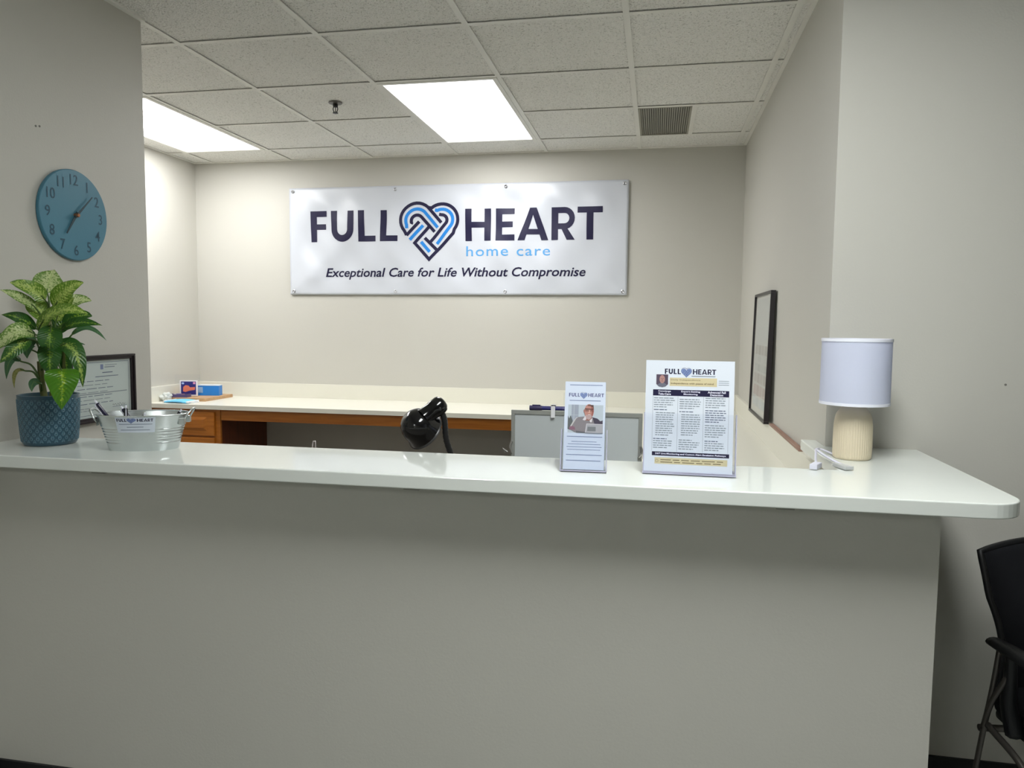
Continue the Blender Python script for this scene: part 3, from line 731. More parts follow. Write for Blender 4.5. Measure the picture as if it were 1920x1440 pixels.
LM = {'pale': leaf_mat('leaf_pale', srgb(104, 142, 56), srgb(206, 218, 158), .40, .56, .20),
      'mid': leaf_mat('leaf_mid', srgb(96, 136, 36), srgb(184, 204, 108), .44, .60, .20),
      'midd': leaf_mat('leaf_midd', srgb(52, 98, 38), srgb(178, 200, 100), .52, .72, .42),
      'dark': leaf_mat('leaf_dark', DG, srgb(130, 166, 50), .56, .74, .35),
      'front': leaf_mat('leaf_front', srgb(74, 128, 24), srgb(168, 196, 40), .64, .80, .50),
      'plain': leaf_mat('leaf_plain', srgb(70, 112, 74), srgb(120, 150, 100), .62, .8, .2),
      'yellow': leaf_mat('leaf_yellow', srgb(130, 140, 74), srgb(170, 160, 96), .4, .6, .2)}
STEM = mat('stem_green', srgb(72, 100, 44), .5, var=.2, vscale=60)
plant = empty('potted_plant', (-1.795, 1.955, CT + PH - .03), label='leafy dieffenbachia with cream-mottled green leaves growing in the blue pot', cat='plant')
PO = Vector(plant.location)
camp = Vector((0, 0, 1.445))
def add_leaf(b, m_, t, wdt, kind, pet):
    b, m_, t = Vector(b), Vector(m_), Vector(t); b.x = max(b.x, WX + .05); m_.x = max(m_.x, WX + .04); t.x = max(t.x, WX + .03)
    c = m_ * 2 - (b + t) / 2; NL, NW = 22, 10
    fold = .32 if kind in ('pale', 'mid', 'dark', 'midd') else .15
    wob = rng.uniform(0, 6)
    vs = []; fs = []; uvs = []
    view = (camp - m_).normalized(); upn = Vector((0, 0, 1))
    nh = (view * .8 + upn * .45 + Vector((rng.uniform(-.2, .2), 0, 0))).normalized()
    if kind == 'front': nh = (view + upn * .15).normalized()
    for i in range(NL + 1):
        s = i / NL; p = b * (1 - s) ** 2 + c * 2 * s * (1 - s) + t * s * s
        tg = ((c - b) * (1 - s) + (t - c) * s).normalized()
        n_ = (nh - tg * nh.dot(tg)).normalized(); sd = tg.cross(n_)
        prof_ = (math.sin(PI * min(1, s ** .78)) ** .72) * (1 - .25 * s) * 1.12 if s < 1 else 0
        if s > .86: prof_ *= 1 - .35 * (s - .86) / .14
        hw = wdt * .575 * prof_ + .0004
        for j in range(NW + 1):
            u = j / NW * 2 - 1
            rp = math.sin(s * 9 + wob + (2 if u > 0 else 0)) * .06 * wdt * abs(u) ** 2
            q = p + sd * (hw * u) + n_ * (fold * hw * (abs(u) ** 1.3) - .10 * hw * u * u + rp)
            q.x = max(q.x, WX + .006)
            vs.append(q - PO); uvs.append((j / NW, s))
    for i in range(NL):
        for j in range(NW): a = i * (NW + 1) + j; fs.append((a, a + 1, a + NW + 2, a + NW + 1))
    me = bpy.data.meshes.new('leaf'); me.from_pydata(vs, [], fs); me.update()
    ul = me.uv_layers.new(name='UVMap')
    for lp in me.loops: ul.data[lp.index].uv = uvs[lp.vertex_index]
    o = link('leaf', me, LM[kind], plant, smooth=180)
    if pet:
        pt = Vector(pet); mid = (pt + b) / 2 + Vector((0, 0, .012)) - (b - pt).cross(Vector((0, 1, 0))) * .06
        L_ = catmull([pt - PO, mid - PO, b - PO, b + (c - b) * .35 - PO], 6)
        MB().tube(L_, [.0034 - .0018 * i / len(L_) for i in range(len(L_))], 8).build('petiole', STEM, o, smooth=180)
for d in LEAFDATA: add_leaf(*d)
# a few extra leaves at the back to close the crown
add_leaf((-1.80, 1.99, 1.40), (-1.78, 2.01, 1.45), (-1.76, 2.03, 1.47), .05, 'dark', (-1.775, 1.96, 1.33))
add_leaf((-1.775, 1.93, 1.44), (-1.80, 1.92, 1.485), (-1.82, 1.93, 1.50), .05, 'mid', (-1.78, 1.95, 1.38))
add_leaf((-1.76, 1.95, 1.44), (-1.735, 1.955, 1.485), (-1.70, 1.96, 1.51), .045, 'mid', (-1.775, 1.95, 1.38))
add_leaf((-1.81, 1.90, 1.36), (-1.85, 1.86, 1.385), (-1.885, 1.84, 1.36), .045, 'midd', (-1.795, 1.95, 1.30))
zb = CT + PH - .03
for pts_, r_ in (([(-1.800, 1.945, zb), (-1.812, 1.945, 1.28), (-1.803, 1.945, 1.38), (-1.780, 1.945, 1.47)], .0085), ([(-1.785, 1.95, zb), (-1.772, 1.95, 1.28), (-1.765, 1.945, 1.36), (-1.774, 1.94, 1.44)], .010), ([(-1.812, 1.95, zb), (-1.822, 1.95, 1.25), (-1.822, 1.945, 1.32)], .006), ([(-1.775, 1.965, zb), (-1.755, 1.965, 1.27), (-1.745, 1.96, 1.38)], .006)):
    c2 = catmull(pts_, 7); MB().tube([p_ - PO for p_ in c2], [r_ * (1 - .4 * i / len(c2)) for i in range(len(c2))], 12).build('stem', mat('cane_green', srgb(86, 92, 40), .6, var=.35, vscale=70), plant, smooth=180)

# ================================================================== METAL TUB
TUBR = math.radians(20)
tub = empty('metal_tub', (-1.472, 1.945, CT), TUBR, label='oval galvanised metal tub with a small white logo label', cat='tub')
GALV = mat('galvanised', (.62, .66, .66, 1), .27, .85, var=.12, vscale=26)
TH = .103
nT = 96; prof = []
zs = [i * TH / 44 for i in range(45)]
def tubpt(a, z, inset=0.0):
    t = z / TH
    fx = .094 + (.123 - .094) * t; fy = .056 + (.078 - .056) * t
    front = max(0, -math.sin(a)); k = 1.0 if front < .80 else 0.0
    k = min(1, max(0, (.93 - front) / .12))
    rib = 0
    for rz in (.026, .034, .042, .050, .058, .066):
        rib += math.exp(-((z - rz) / .0018) ** 2)
    rr = -.0022 * rib * k
    return ((fx + rr - inset) * math.copysign(abs(math.cos(a)) ** .86, math.cos(a)), (fy + rr - inset) * math.copysign(abs(math.sin(a)) ** .86, math.sin(a)), z)
vs = []; fs = []
for z in zs: vs += [tubpt(2 * PI * i / nT, z) for i in range(nT)]
m0 = len(zs)
for z in (TH, .003): vs += [tubpt(2 * PI * i / nT, z, .0015) for i in range(nT)]
for j in range(m0 + 1): fs += [(j * nT + i, j * nT + (i + 1) % nT, (j + 1) * nT + (i + 1) % nT, (j + 1) * nT + i) for i in range(nT)]
fs.append(tuple(range(nT))[::-1]); fs.append(tuple((m0 + 1) * nT + i for i in range(nT)))
MB().add(vs, fs).build('body', GALV, tub, smooth=60)
rim = [tubpt(2 * PI * i / 72, TH) for i in range(73)]
MB().tube([(x, y, z) for x, y, z in rim], .0024, 8, up=(0, 0, 1)).build('rim', GALV, tub, smooth=180)
for s_ in (-1, 1):
    hp = catmull([(s_ * .117, -.030, TH - .020), (s_ * .127, -.031, TH - .004), (s_ * .138, -.018, TH + .012), (s_ * .141, 0, TH + .015), (s_ * .138, .018, TH + .012), (s_ * .127, .031, TH - .004), (s_ * .117, .030, TH - .020)], 6)
    h_ = MB().tube(hp, .0026, 8).build('handle', GALV, tub, smooth=180)
    for yy in (-.030, .030): MB().box((s_ * .111 - .004, yy - .009, TH - .030), (s_ * .119 + .004, yy + .009, TH - .010), bev=.002).build('handle_bracket', GALV, h_)
# label sheet curved on the tub front
def tubmap(u, v, h):
    a = -PI / 2 + (u - .046) / .115
    x, y, z = tubpt(a, v, -.0006 - h); return Vector((x, y, z))
Pt = Print(fn=tubmap, step=.0003)
gl = []
for i in range(12):
    for j in range(5): gl.append(g_rect(i * .092 / 12, .056 + j * .046 / 5, (i + 1) * .092 / 12, .056 + (j + 1) * .046 / 5))
LABEL = mat('label_white', srgb(200, 208, 220), .4)
for g in gl: Pt.put('label', LABEL, g, 0)
sub = Print(fn=tubmap, step=.0003)
logo(sub, .004, .088, .082, 1, rich=False)
for yy, x0, x1 in ((.080, .008, .084), (.0715, .028, .062), (.063, .010, .078)): sub.put('printed_lines', MIDINK, g_rect(x0, yy, x1, yy + .0014))
Pt.build(tub); sub.build(tub, cut=.006)

# pens in the tub
PENW = mat('pen_white', srgb(226, 226, 238), .25); PENN = mat('pen_navy', srgb(28, 24, 56), .25)
def pen(loc, rot, label, navy_top=True, ln=.135):
    t = empty('ballpoint_pen', loc, label=label, cat='pen', group='pens in the metal tub')
    t.rotation_euler = rot
    MB().lathe([(0, 0), (.0012, .002), (.0045, .014), (.0052, .02), (.0052, ln * .62)], 14).build('barrel', PENW, t, smooth=50)
    MB().lathe([(.0054, ln * .62), (.0056, ln * .68), (.0056, ln * .9), (.0045, ln * .93), (.003, ln * .935)], 14).build('cap', PENN if navy_top else BLACKPL, t, smooth=50)
    MB().lathe([(.0028, ln * .93), (.0028, ln * .99), (.002, ln), (0, ln)], 12).build('push_button', PENW, t, smooth=50)
    MB().box((-.0015, -.0086, ln * .66), (.0015, -.0068, ln * .93)).box((-.0015, -.0086, ln * .90), (.0015, -.004, ln * .93)).build('clip', PENW, t)
    return t
def aim(a, b):
    d = (Vector(b) - Vector(a)).normalized(); return d.to_track_quat('Z', 'Y').to_euler()
def penab(a, b, label, navy=True):
    d = Vector(b) - Vector(a); pen(a, aim(a, b), label, navy, d.length)
zf = CT + .006
# the tub's left rim stands at about x -1.60, its right rim at x -1.36
penab((-1.520, 1.945, zf), (-1.600, 1.905, zf + .136), 'navy and white pen leaning over the tub\'s left rim')
penab((-1.470, 1.965, zf), (-1.546, 1.945, zf + .116), 'navy and white pen standing in the middle of the left pen bunch')
penab((-1.540, 1.955, zf), (-1.522, 1.935, zf + .120), 'white and black pen at the right of the left pen bunch', False)
penab((-1.440, 1.985, zf), (-1.376, 1.985, zf + .107), 'white pen tip showing at the tub\'s right rim', False)
penab((-1.500, 1.925, zf), (-1.436, 1.905, zf + .104), 'white pen tip showing above the tub label', False)

# ================================================================== TABLE LAMP
tl = empty('table_lamp', (.556, 2.275, CT), label='table lamp with white drum shade and ribbed cream base', cat='lamp')
CREAM = mat('lamp_cream', srgb(212, 200, 174), .55, bump=.1, bscale=300)
prof = [(.047, 0), (.0505, .004), (.0515, .02), (.0515, .06), (.0508, .095), (.0490, .112), (.0455, .127), (.040, .139), (.032, .148), (.020, .153), (.010, .154)]
nL = 240; vs = []; fs = []
pr = []
for i in range(len(prof) - 1):
    for q in range(4):
        t = q / 4; pr.append((prof[i][0] * (1 - t) + prof[i + 1][0] * t, prof[i][1] * (1 - t) + prof[i + 1][1] * t))
pr.append(prof[-1])
for r, z in pr:
    for i in range(nL):
        a = 2 * PI * i / nL; k = min(1, z / .008) * min(1, max(0, (.122 - z) / .02)); rr = r + .0006 * math.cos(a * 48) * k + (.0006 * math.sin(z * 1800) if z > .115 else 0)
        vs.append((rr * math.cos(a), rr * math.sin(a), z))
for j in range(len(pr) - 1): fs += [(j * nL + i, j * nL + (i + 1) % nL, (j + 1) * nL + (i + 1) % nL, (j + 1) * nL + i) for i in range(nL)]
fs.append(tuple(range(nL))[::-1]); fs.append(tuple((len(pr) - 1) * nL + i for i in range(nL)))
MB().add(vs, fs).build('base', CREAM, tl, smooth=60)
MB().lathe([(.012, .152), (.012, .166), (.016, .170), (.016, .215), (.012, .218), (0, .218)], 20).build('socket', mat('socket_white', srgb(225, 225, 220), .4), tl, smooth=40)
MB().lathe([(.013, .218), (.018, .228), (.029, .255), (.030, .27), (.024, .288), (.010, .298), (0, .299)], 24).build('bulb', mat('bulb_white', srgb(235, 235, 232), .25), tl, smooth=180)
def shade_mat():
    M = bpy.data.materials.new('lamp_linen'); M.use_nodes = True
    N, L = M.node_tree.nodes, M.node_tree.links; b = N['Principled BSDF']; b.inputs['Base Color'].default_value = srgb(222, 226, 242); b.inputs['Roughness'].default_value = .8
    tc = N.new('ShaderNodeTexCoord'); n = N.new('ShaderNodeTexNoise'); n.inputs['Scale'].default_value = 700; bp = N.new('ShaderNodeBump'); bp.inputs['Strength'].default_value = .2; bp.inputs['Distance'].default_value = .001
    L.new(tc.outputs['Object'], n.inputs['Vector']); L.new(n.outputs['Fac'], bp.inputs['Height']); L.new(bp.outputs[0], b.inputs['Normal'])
    t = N.new('ShaderNodeBsdfTranslucent'); t.inputs[0].default_value = srgb(222, 226, 242); ms = N.new('ShaderNodeMixShader'); ms.inputs[0].default_value = .35
    L.new(b.outputs[0], ms.inputs[1]); L.new(t.outputs[0], ms.inputs[2]); L.new(ms.outputs[0], N['Material Output'].inputs[0]); return M
SH0, SH1 = .160, .338
sh = MB().lathe([(.0925, SH0), (.0918, SH1)], 72, caps=False).lathe([(.0905, SH1), (.0912, SH0)], 72, caps=False).build('shade', shade_mat(), tl, smooth=180)
for z in (SH0, SH1): MB().lathe([(.0903, z - .004), (.0935, z - .004), (.0935, z + .004), (.0903, z + .004), (.0903, z - .004)], 72, caps=False).build('shade_trim', mat('trim_white', srgb(228, 230, 240), .7), sh, smooth=40)
sp2 = MB()
for i in range(3): a = 2 * PI * i / 3; sp2.tube([(.014 * math.cos(a), .014 * math.sin(a), .216), (.091 * math.cos(a), .091 * math.sin(a), .166)], .0012, 6)
sp2.build('shade_spider', CHROME, tl)
# lamp cord, flat white loops dropping over the counter's inner edge
CORD = mat('cord_white', srgb(208, 208, 222), .4)
cd = empty('lamp_cord', (.5, 2.25, CT), label='white power cord with plug looped on the counter left of the table lamp', cat='cord')
ck2 = lambda x, y, z: (x - .5, y - 2.25, z - CT)
c3 = catmull([ck2(.512, 2.30, CT + .006), ck2(.488, 2.36, CT + .010), ck2(.468, 2.32, CT + .014), ck2(.452, 2.24, CT + .016), ck2(.436, 2.16, CT + .012), ck2(.424, 2.09, CT + .007), ck2(.416, 2.065, CT + .005)], 8)
MB().tube(c3, .0035, 8, flat=.7).build('cable', CORD, cd, smooth=180)
MB().box((-.010, -.024, -.007), (.010, .024, .007), R=Matrix.Rotation(-.45, 3, 'Z'), c=ck2(.420, 2.078, CT + .0085), bev=.003).build('plug', CORD, cd)
c4 = catmull([ck2(.468, 2.32, CT + .014), ck2(.474, 2.22, CT + .012), ck2(.486, 2.13, CT + .010), ck2(.500, 2.075, CT + .006)], 8)
MB().tube(c4, .0045, 8, flat=.7).build('cable', CORD, cd, smooth=180)
MB().box((-.012, -.030, -.005), (.012, .030, .005), R=Matrix.Rotation(.35, 3, 'Z'), c=ck2(.492, 2.098, CT + .0065), bev=.002).build('inline_switch', mat('switch_grey', srgb(186, 188, 188), .4), cd)

# ================================================================== BROCHURE HOLDER + BROCHURES, SIGN HOLDER
def lean(root, ang): root.rotation_euler = (ang, 0, root.rotation_euler[2])
bh = empty('brochure_holder', (-.176, 1.885, CT), label='narrow clear acrylic brochure holder left of the large sign', cat='brochure holder')
bh.rotation_euler = (0, 0, math.radians(2))
LA = math.radians(-13)
RL = Matrix.Rotation(LA, 3, 'X')
def slab(mb, a, b): return mb.box(a, b, R=RL)
w2 = .058
slab(MB(), (-w2, .020, .004), (w2, .022, .205)).build('back_panel', ACRYLIC, bh)
slab(MB(), (-w2, -.004, .004), (w2, -.002, .100)).build('front_pocket', ACRYLIC, bh)
for s_ in (-1, 1):
    slab(MB(), (s_ * w2 - .001, -.003, .004), (s_ * w2 + .001, .021, .110)).build('side_panel', ACRYLIC_EDGE, bh)
slab(MB(), (-w2, -.004, .002), (w2, .022, .005)).build('bottom_panel', ACRYLIC_EDGE, bh)
MB().box((-w2, -.004, .0), (w2, .085, .003)).build('foot', ACRYLIC, bh)
MB().add([(-w2, .083, .002), (w2, .083, .002), (w2, .062, .15), (-w2, .062, .15)], [(0, 1, 2, 3)]).build('easel_leg', ACRYLIC, bh)
br = empty('brochure_stack', (-.176, 1.885, CT), math.radians(2), label='white FULL HEART brochures with a photograph of a smiling man', cat='brochure')
BW, BHh = .104, .226
slab(MB(), (-BW/2, .002, .007), (BW/2, .017, .007 + BHh)).build('leaflets', mat('leaflet_white', srgb(196, 205, 222), .4), br)
def lmap(u, v, h): return RL @ Vector((u - BW / 2, .002 - h, .007 + v))
Pb = Print(fn=lmap, step=.0002)
logo(Pb, .010, .187, .090, 1, rich=False, ink=mat('slate_letters', srgb(84, 88, 130), .5))
SL = mat('slate_line', srgb(104, 118, 156), .5)
for yy, x0, x1 in ((.2165, .012, .096), (.176, .012, .092), (.083, .008, .098), (.0365, .007, .098), (.022, .007, .095)): Pb.put('printed_lines', SL, g_rect(x0, yy, x1, yy + .0018))
for yy, x0, x1 in ((.0705, .020, .084), (.064, .011, .094), (.057, .008, .097), (.050, .010, .094)): Pb.put('printed_lines', SL, g_rect(x0, yy, x1, yy + .0014))
# the photograph: man in glasses and grey pullover at an open laptop (flat print)
fx, fy, fw, fh = .009, .094, .090, .072
def ph(pts): return g_poly([(fx + x * fw, fy + y * fh) for x, y in pts])
def pe(cx, cy, rx, ry, n=20): return g_poly([(fx + (cx + rx * math.cos(2 * PI * i / n)) * fw, fy + (cy + ry * math.sin(2 * PI * i / n)) * fh) for i in range(n)])
I = lambda n, *c: mat('photo_' + n, srgb(*[v * .86 for v in c]), .45)
Pb.put('photograph', I('bg', 196, 208, 220), ph([(0, 0), (1, 0), (1, 1), (0, 1)]), 1)
Pb.put('photograph', I('shelf', 164, 172, 188), ph([(.10, .25), (.30, .25), (.30, 1), (.10, 1)]), 2)
Pb.put('photograph', I('shelf2', 188, 196, 208), g_join([ph([(.16, .3), (.18, .3), (.18, 1), (.16, 1)]), ph([(.10, .62), (.3, .62), (.3, .64), (.10, .64)])]), 3)
Pb.put('photograph', I('plant', 96, 102, 104), ph([(0, .12), (.10, .1), (.14, .42), (.08, .62), (.04, .50), (0, .6)]), 3)
Pb.put('photograph', I('sweater', 140, 134, 140), ph([(.08, .1), (.20, .02), (.62, 0), (1, .05), (.99, .42), (.92, .44), (.84, .52), (.70, .56), (.46, .58), (.30, .56), (.20, .46), (.12, .28)]), 4)
Pb.put('photograph', I('sweater_dark', 70, 62, 82), ph([(.70, .56), (.84, .52), (.92, .42), (.99, .46), (.99, .30), (.76, .32)]), 5)
Pb.put('photograph', I('sleeve', 206, 204, 204), ph([(.07, .22), (.11, .22), (.24, .5), (.30, .56), (.24, .54), (.14, .38)]), 5)
Pb.put('photograph', I('hand', 140, 100, 120), ph([(.04, .10), (.22, .10), (.20, .20), (.12, .24), (.05, .20)]), 5)
Pb.put('photograph', I('collar', 232, 226, 232), g_join([ph([(.42, .46), (.50, .62), (.53, .48), (.48, .44)]), ph([(.62, .44), (.70, .54), (.68, .38), (.64, .38)])]), 6)
Pb.put('photograph', I('neck', 176, 118, 108), ph([(.50, .44), (.66, .44), (.68, .56), (.50, .58)]), 5)
Pb.put('photograph', I('face', 200, 142, 130), pe(.60, .77, .135, .26), 7)
Pb.put('photograph', I('face_shade', 168, 100, 92), ph([(.64, .98), (.72, .95), (.735, .78), (.70, .60), (.66, .56), (.68, .75)]), 8)
Pb.put('photograph', I('beard', 196, 168, 168), ph([(.50, .63), (.55, .645), (.60, .62), (.66, .645), (.685, .60), (.64, .49), (.58, .47), (.52, .52)]), 9)
Pb.put('photograph', I('hair', 92, 66, 62), ph([(.56, 1.0), (.72, 1.0), (.735, .82), (.70, .93), (.62, .965), (.56, .97)]), 9)
Pb.put('photograph', I('ear', 180, 120, 112), pe(.462, .78, .02, .055), 7)
Pb.put('photograph', I('glasses', 82, 48, 50), g_join([ph([(.48, .845), (.72, .835), (.72, .86), (.48, .87)]), ph([(.50, .78), (.51, .78), (.51, .85), (.50, .85)]), ph([(.58, .78), (.59, .78), (.59, .85), (.58, .85)]), ph([(.63, .78), (.64, .78), (.64, .85), (.63, .85)]), ph([(.49, .775), (.59, .775), (.59, .785), (.49, .785)]), ph([(.63, .775), (.71, .775), (.71, .785), (.63, .785)])]), 10)
Pb.put('photograph', I('eye', 60, 40, 44), g_join([pe(.545, .815, .015, .012), pe(.67, .812, .015, .012)]), 10)
Pb.put('photograph', I('nose', 226, 176, 158), ph([(.60, .83), (.62, .83), (.635, .71), (.575, .71)]), 10)
Pb.put('photograph', I('smile', 244, 236, 234), ph([(.565, .655), (.645, .66), (.63, .64), (.58, .637)]), 11)
Pb.put('photograph', I('laptop', 176, 176, 184), ph([(.50, .02), (.535, .33), (1, .32), (1, .0), (.52, 0)]), 12)
Pb.put('photograph', I('laptop_edge', 222, 220, 228), g_join([ph([(.50, .02), (.535, .33), (.55, .33), (.52, .02)]), ph([(.535, .33), (1, .32), (1, .30), (.535, .31)])]), 13)
Pb.put('photograph', I('laptop_dark', 124, 128, 134), ph([(.56, .06), (.80, .06), (.80, .22), (.57, .22)]), 13)
Pb.put('photograph', I('desk', 106, 106, 114), ph([(.24, 0), (.50, 0), (.50, .04), (.24, .07)]), 6)
Pb.build(br)

# big sign in its clear holder
sg = empty('sign_holder', (.086, 1.905, CT), label='large clear acrylic sign holder on the counter right of the brochures', cat='sign holder')
sg.rotation_euler = (0, 0, math.radians(-1))
RL2 = Matrix.Rotation(math.radians(-5), 3, 'X')
def slab2(mb, a, b): return mb.box(a, b, R=RL2)
w3 = .112
slab2(MB(), (-w3, .014, .004), (w3, .016, .165)).build('back_panel', ACRYLIC, sg)
slab2(MB(), (-w3, -.006, .004), (w3, -.004, .155)).build('front_pocket', ACRYLIC, sg)
slab2(MB(), (-w3 - .002, -.006, .002), (w3 + .002, .016, .008)).build('bottom_panel', ACRYLIC_EDGE, sg)
for s_ in (-1, 1): slab2(MB(), (s_ * w3 - .0012, -.005, .004), (s_ * w3 + .0012, .015, .155)).build('side_panel', ACRYLIC_EDGE, sg)
for s_ in (-1, 1): MB().box((s_ * w3 - .0015, .01, 0), (s_ * w3 + .0015, .075, .004)).build('foot', ACRYLIC_EDGE, sg)
MB().box((-w3, -.004, 0), (w3, .075, .0025)).build('foot_plate', ACRYLIC, sg)
sh_ = empty('service_sign', (.083, 1.905, CT), math.radians(-1), label='white printed FULL HEART service sheet standing in the large holder', cat='sign')
SW, SHh = .216, .2794
slab2(MB(), (-SW/2, .0, .008), (SW/2, .010, .008 + SHh)).build('sheet', PAPER, sh_)
def smap(u, v, h): return RL2 @ Vector((u - SW / 2, -h, .008 + v))
Ps = Print(fn=smap, step=.0002)
H = SHh
# coordinates measured on the sheet: x = u, y from the top
yt = lambda y: H - y
logo(Ps, .0465, yt(.034), .125, 1, rich=False)
Ps.put('printed_lines', GREYINK, g_rect(.112, yt(.0395), .170, yt(.0375)))
Ps.put('highlight_box', CREAMINK, g_rect(.059, yt(.064), .174, yt(.043)))
Ps.put('lettering', OCHREINK, g_text('Daily Independence', width=.072, height=.0045, x=.062, y=yt(.051)), 2)
Ps.put('lettering', OCHREINK, g_text('Independence with peace of mind', width=.104, height=.0055, x=.062, y=yt(.0605), bold=.02), 2)
for i in range(3): Ps.put('printed_lines', GREYINK, g_rect(.178, yt(.050 + i * .0048), .203, yt(.0488 + i * .0048)))
# portrait: bald man, shield-shaped picture
shp = [(.026, yt(.0355)), (.055, yt(.0355)), (.055, yt(.060)), (.049, yt(.066)), (.041, yt(.068)), (.032, yt(.066)), (.026, yt(.060))]
Ps.put('portrait', I('por_bg', 92, 78, 98), g_poly(shp))
Ps.put('portrait', I('por_shirt', 120, 122, 140), g_poly([(.028, yt(.062)), (.036, yt(.057)), (.047, yt(.057)), (.052, yt(.062)), (.047, yt(.067)), (.034, yt(.067))]), 2)
Ps.put('portrait', I('por_face', 196, 150, 144), g_poly([(.0405 + .0068 * math.cos(a), yt(.0475) + .0105 * math.sin(a)) for a in [2 * PI * i / 18 for i in range(18)]]), 3)
Ps.put('portrait', I('por_feat', 110, 62, 60), g_join([g_rect(.0370, yt(.0462), .0392, yt(.0452)), g_rect(.0418, yt(.0462), .0440, yt(.0452)), g_rect(.0380, yt(.0527), .0430, yt(.0519)), g_rect(.0400, yt(.0500), .0412, yt(.0468))]), 4)
Ps.put('header_bar', NAVY, g_rect(.0185, yt(.0890), .2040, yt(.0735)))
for x, a, b in ((.047, 'Concierge', 'Tele-Care'), (.111, 'Expert-Setting', 'Monitoring'), (.174, 'Advanced Fall', 'Detection')):
    Ps.put('lettering', WHITEINK, g_text(a, height=.0052, width=.0042 * len(a) * .72 + .004, x=x, y=yt(.0805), bold=.03, align='C'), 2)
    Ps.put('lettering', WHITEINK, g_text(b, height=.0052, width=.0042 * len(b) * .72 + .004, x=x, y=yt(.0870), bold=.03, align='C'), 2)
for x in (.0185, .0800, .1425, .2035): Ps.put('column_line', GREYINK, g_rect(x, yt(.2285), x + .0006, yt(.0895)))
r5 = random.Random(5)
for x, blocks in ((.0215, ((.096, 5, 0), (.1255, 1, 1), (.133, 11, 2), (.1985, 1, 1), (.204, 4, 0))), (.0845, ((.098, 5, 0), (.129, 1, 1), (.1365, 10, 2), (.2000, 1, 0), (.2055, 4, 0))), (.1475, ((.094, 5, 0), (.1245, 6, 1), (.1615, 6, 0), (.2005, 1, 1), (.206, 4, 0)))):
    for y0, n_, st in blocks:
        ind = .005 if st == 2 else 0
        Ps.put('printed_lines', MIDINK if st == 1 else GREYINK, word_lines(x + ind, yt(y0), .052 - ind, n_, .0056, .0021, r5, .7))
Ps.put('footer_bar', NAVY, g_rect(.0195, yt(.2400), .2075, yt(.2300)))
Ps.put('lettering', WHITEINK, g_text('24/7 Live-Monitoring and Custom Alert Escalation Pathways', width=.172, height=.0052, x=.0275, y=yt(.2378), bold=.03), 2)
Ps.put('highlight_box', CREAMINK, g_rect(.0265, yt(.2605), .2035, yt(.2445)))
Ps.put('printed_lines', OCHREINK, g_join([word_lines(.041, yt(.2510), .158, 1, .005, .0019, r5, 1), word_lines(.041, yt(.2568), .158, 1, .005, .0019, r5, .97)]), 2)
Ps.put('printed_lines', OCHREINK, g_ribbon([(.032 + .0035 * math.cos(a), yt(.2530) + .0035 * math.sin(a)) for a in [2 * PI * i / 12 for i in range(13)]], .0007), 2)
Ps.build(sh_)

# ================================================================== RIGHT WALL FRAME + STRIP
rf = empty('framed_poster', (XR - .019, 4.13, SZ), -PI / 2, label='black framed poster leaning on the right office wall', cat='picture frame')
rf.rotation_euler = (math.radians(-1.2), 0, -PI / 2)
def poster_print(o, w_, h_):
    P = Print(O=o, step=.0004)
    P.put('printed_panel', mat('poster_pale', srgb(206, 208, 204), .5), g_rect(.03, h_ * .05, w_ - .03, h_ * .97), 1)
    for i, (a, b, c) in enumerate(((.50, .58, (186, 182, 176)), (.44, .49, (206, 208, 204)), (.36, .42, (196, 200, 196)), (.26, .34, (192, 186, 182)), (.15, .24, (198, 182, 178)), (.06, .13, (200, 208, 212)))):
        for q in range(4): P.put('printed_picture', mat('poster_%d_%d' % (i, q % 2), srgb(*(max(0, v - 10 * (q % 2)) for v in c)), .5), g_rect(.06 + q * (w_ - .12) / 4, h_ * a, .06 + (q + .86) * (w_ - .12) / 4, h_ * b), 2)
    P.build(rf)
frame_obj(rf, .575, .608, .022, .012, poster_print, mt=mat('frame_black', srgb(26, 18, 24), .35), paper=mat('poster_paper', srgb(214, 214, 208), .5))
rs = MB().box((-.014, -.36, 0), (.004, .36, .010), bev=.002).build('wood_strip', STRIP, label='thin brown wooden strip lying on the ledge before the framed poster', cat='wood strip')
rs.location = (XR - .006, 3.165, SZ)

# ================================================================== BACK DESK ITEMS
mk = empty('face_mask', (-3.135, 4.525, DZ), math.radians(-3), label='light blue pleated face mask lying on the back desk', cat='face mask')
MASK = mat('mask_blue', srgb(112, 196, 240), .8)
B = MB(); nx_, ny_ = 12, 18; vs = []
for j in range(ny_ + 1):
    for i in range(nx_ + 1):
        x = -.0875 + .175 * i / nx_; y = -.062 + .124 * j / ny_; vs.append((x, y, .010 + .0035 * ((j * 3 / ny_) % 1) + .006 * (1 - (x / .0875) ** 2)))
fs = [(j * (nx_ + 1) + i, j * (nx_ + 1) + i + 1, (j + 1) * (nx_ + 1) + i + 1, (j + 1) * (nx_ + 1) + i) for j in range(ny_) for i in range(nx_)]
B.add(vs, fs); o = B.build('pleated_panel', MASK, mk, smooth=40); s_ = o.modifiers.new('s', 'SOLIDIFY'); s_.thickness = .009; s_.offset = -1
LOOP = mat('loop_white', srgb(230, 234, 238), .7)
for s_ in (-1, 1):
    MB().tube(catmull([(s_ * .086, -.042, .010), (s_ * .110, -.034, .006), (s_ * .122, 0, .005), (s_ * .108, .036, .006), (s_ * .086, .042, .010)], 7), .0022, 6).build('ear_loop', LOOP, mk, smooth=180)
    MB().box((s_ * .0875 - .004, -.063, .004), (s_ * .0875 + .004, .063, .016), bev=.002).build('edge_band', LOOP, mk)
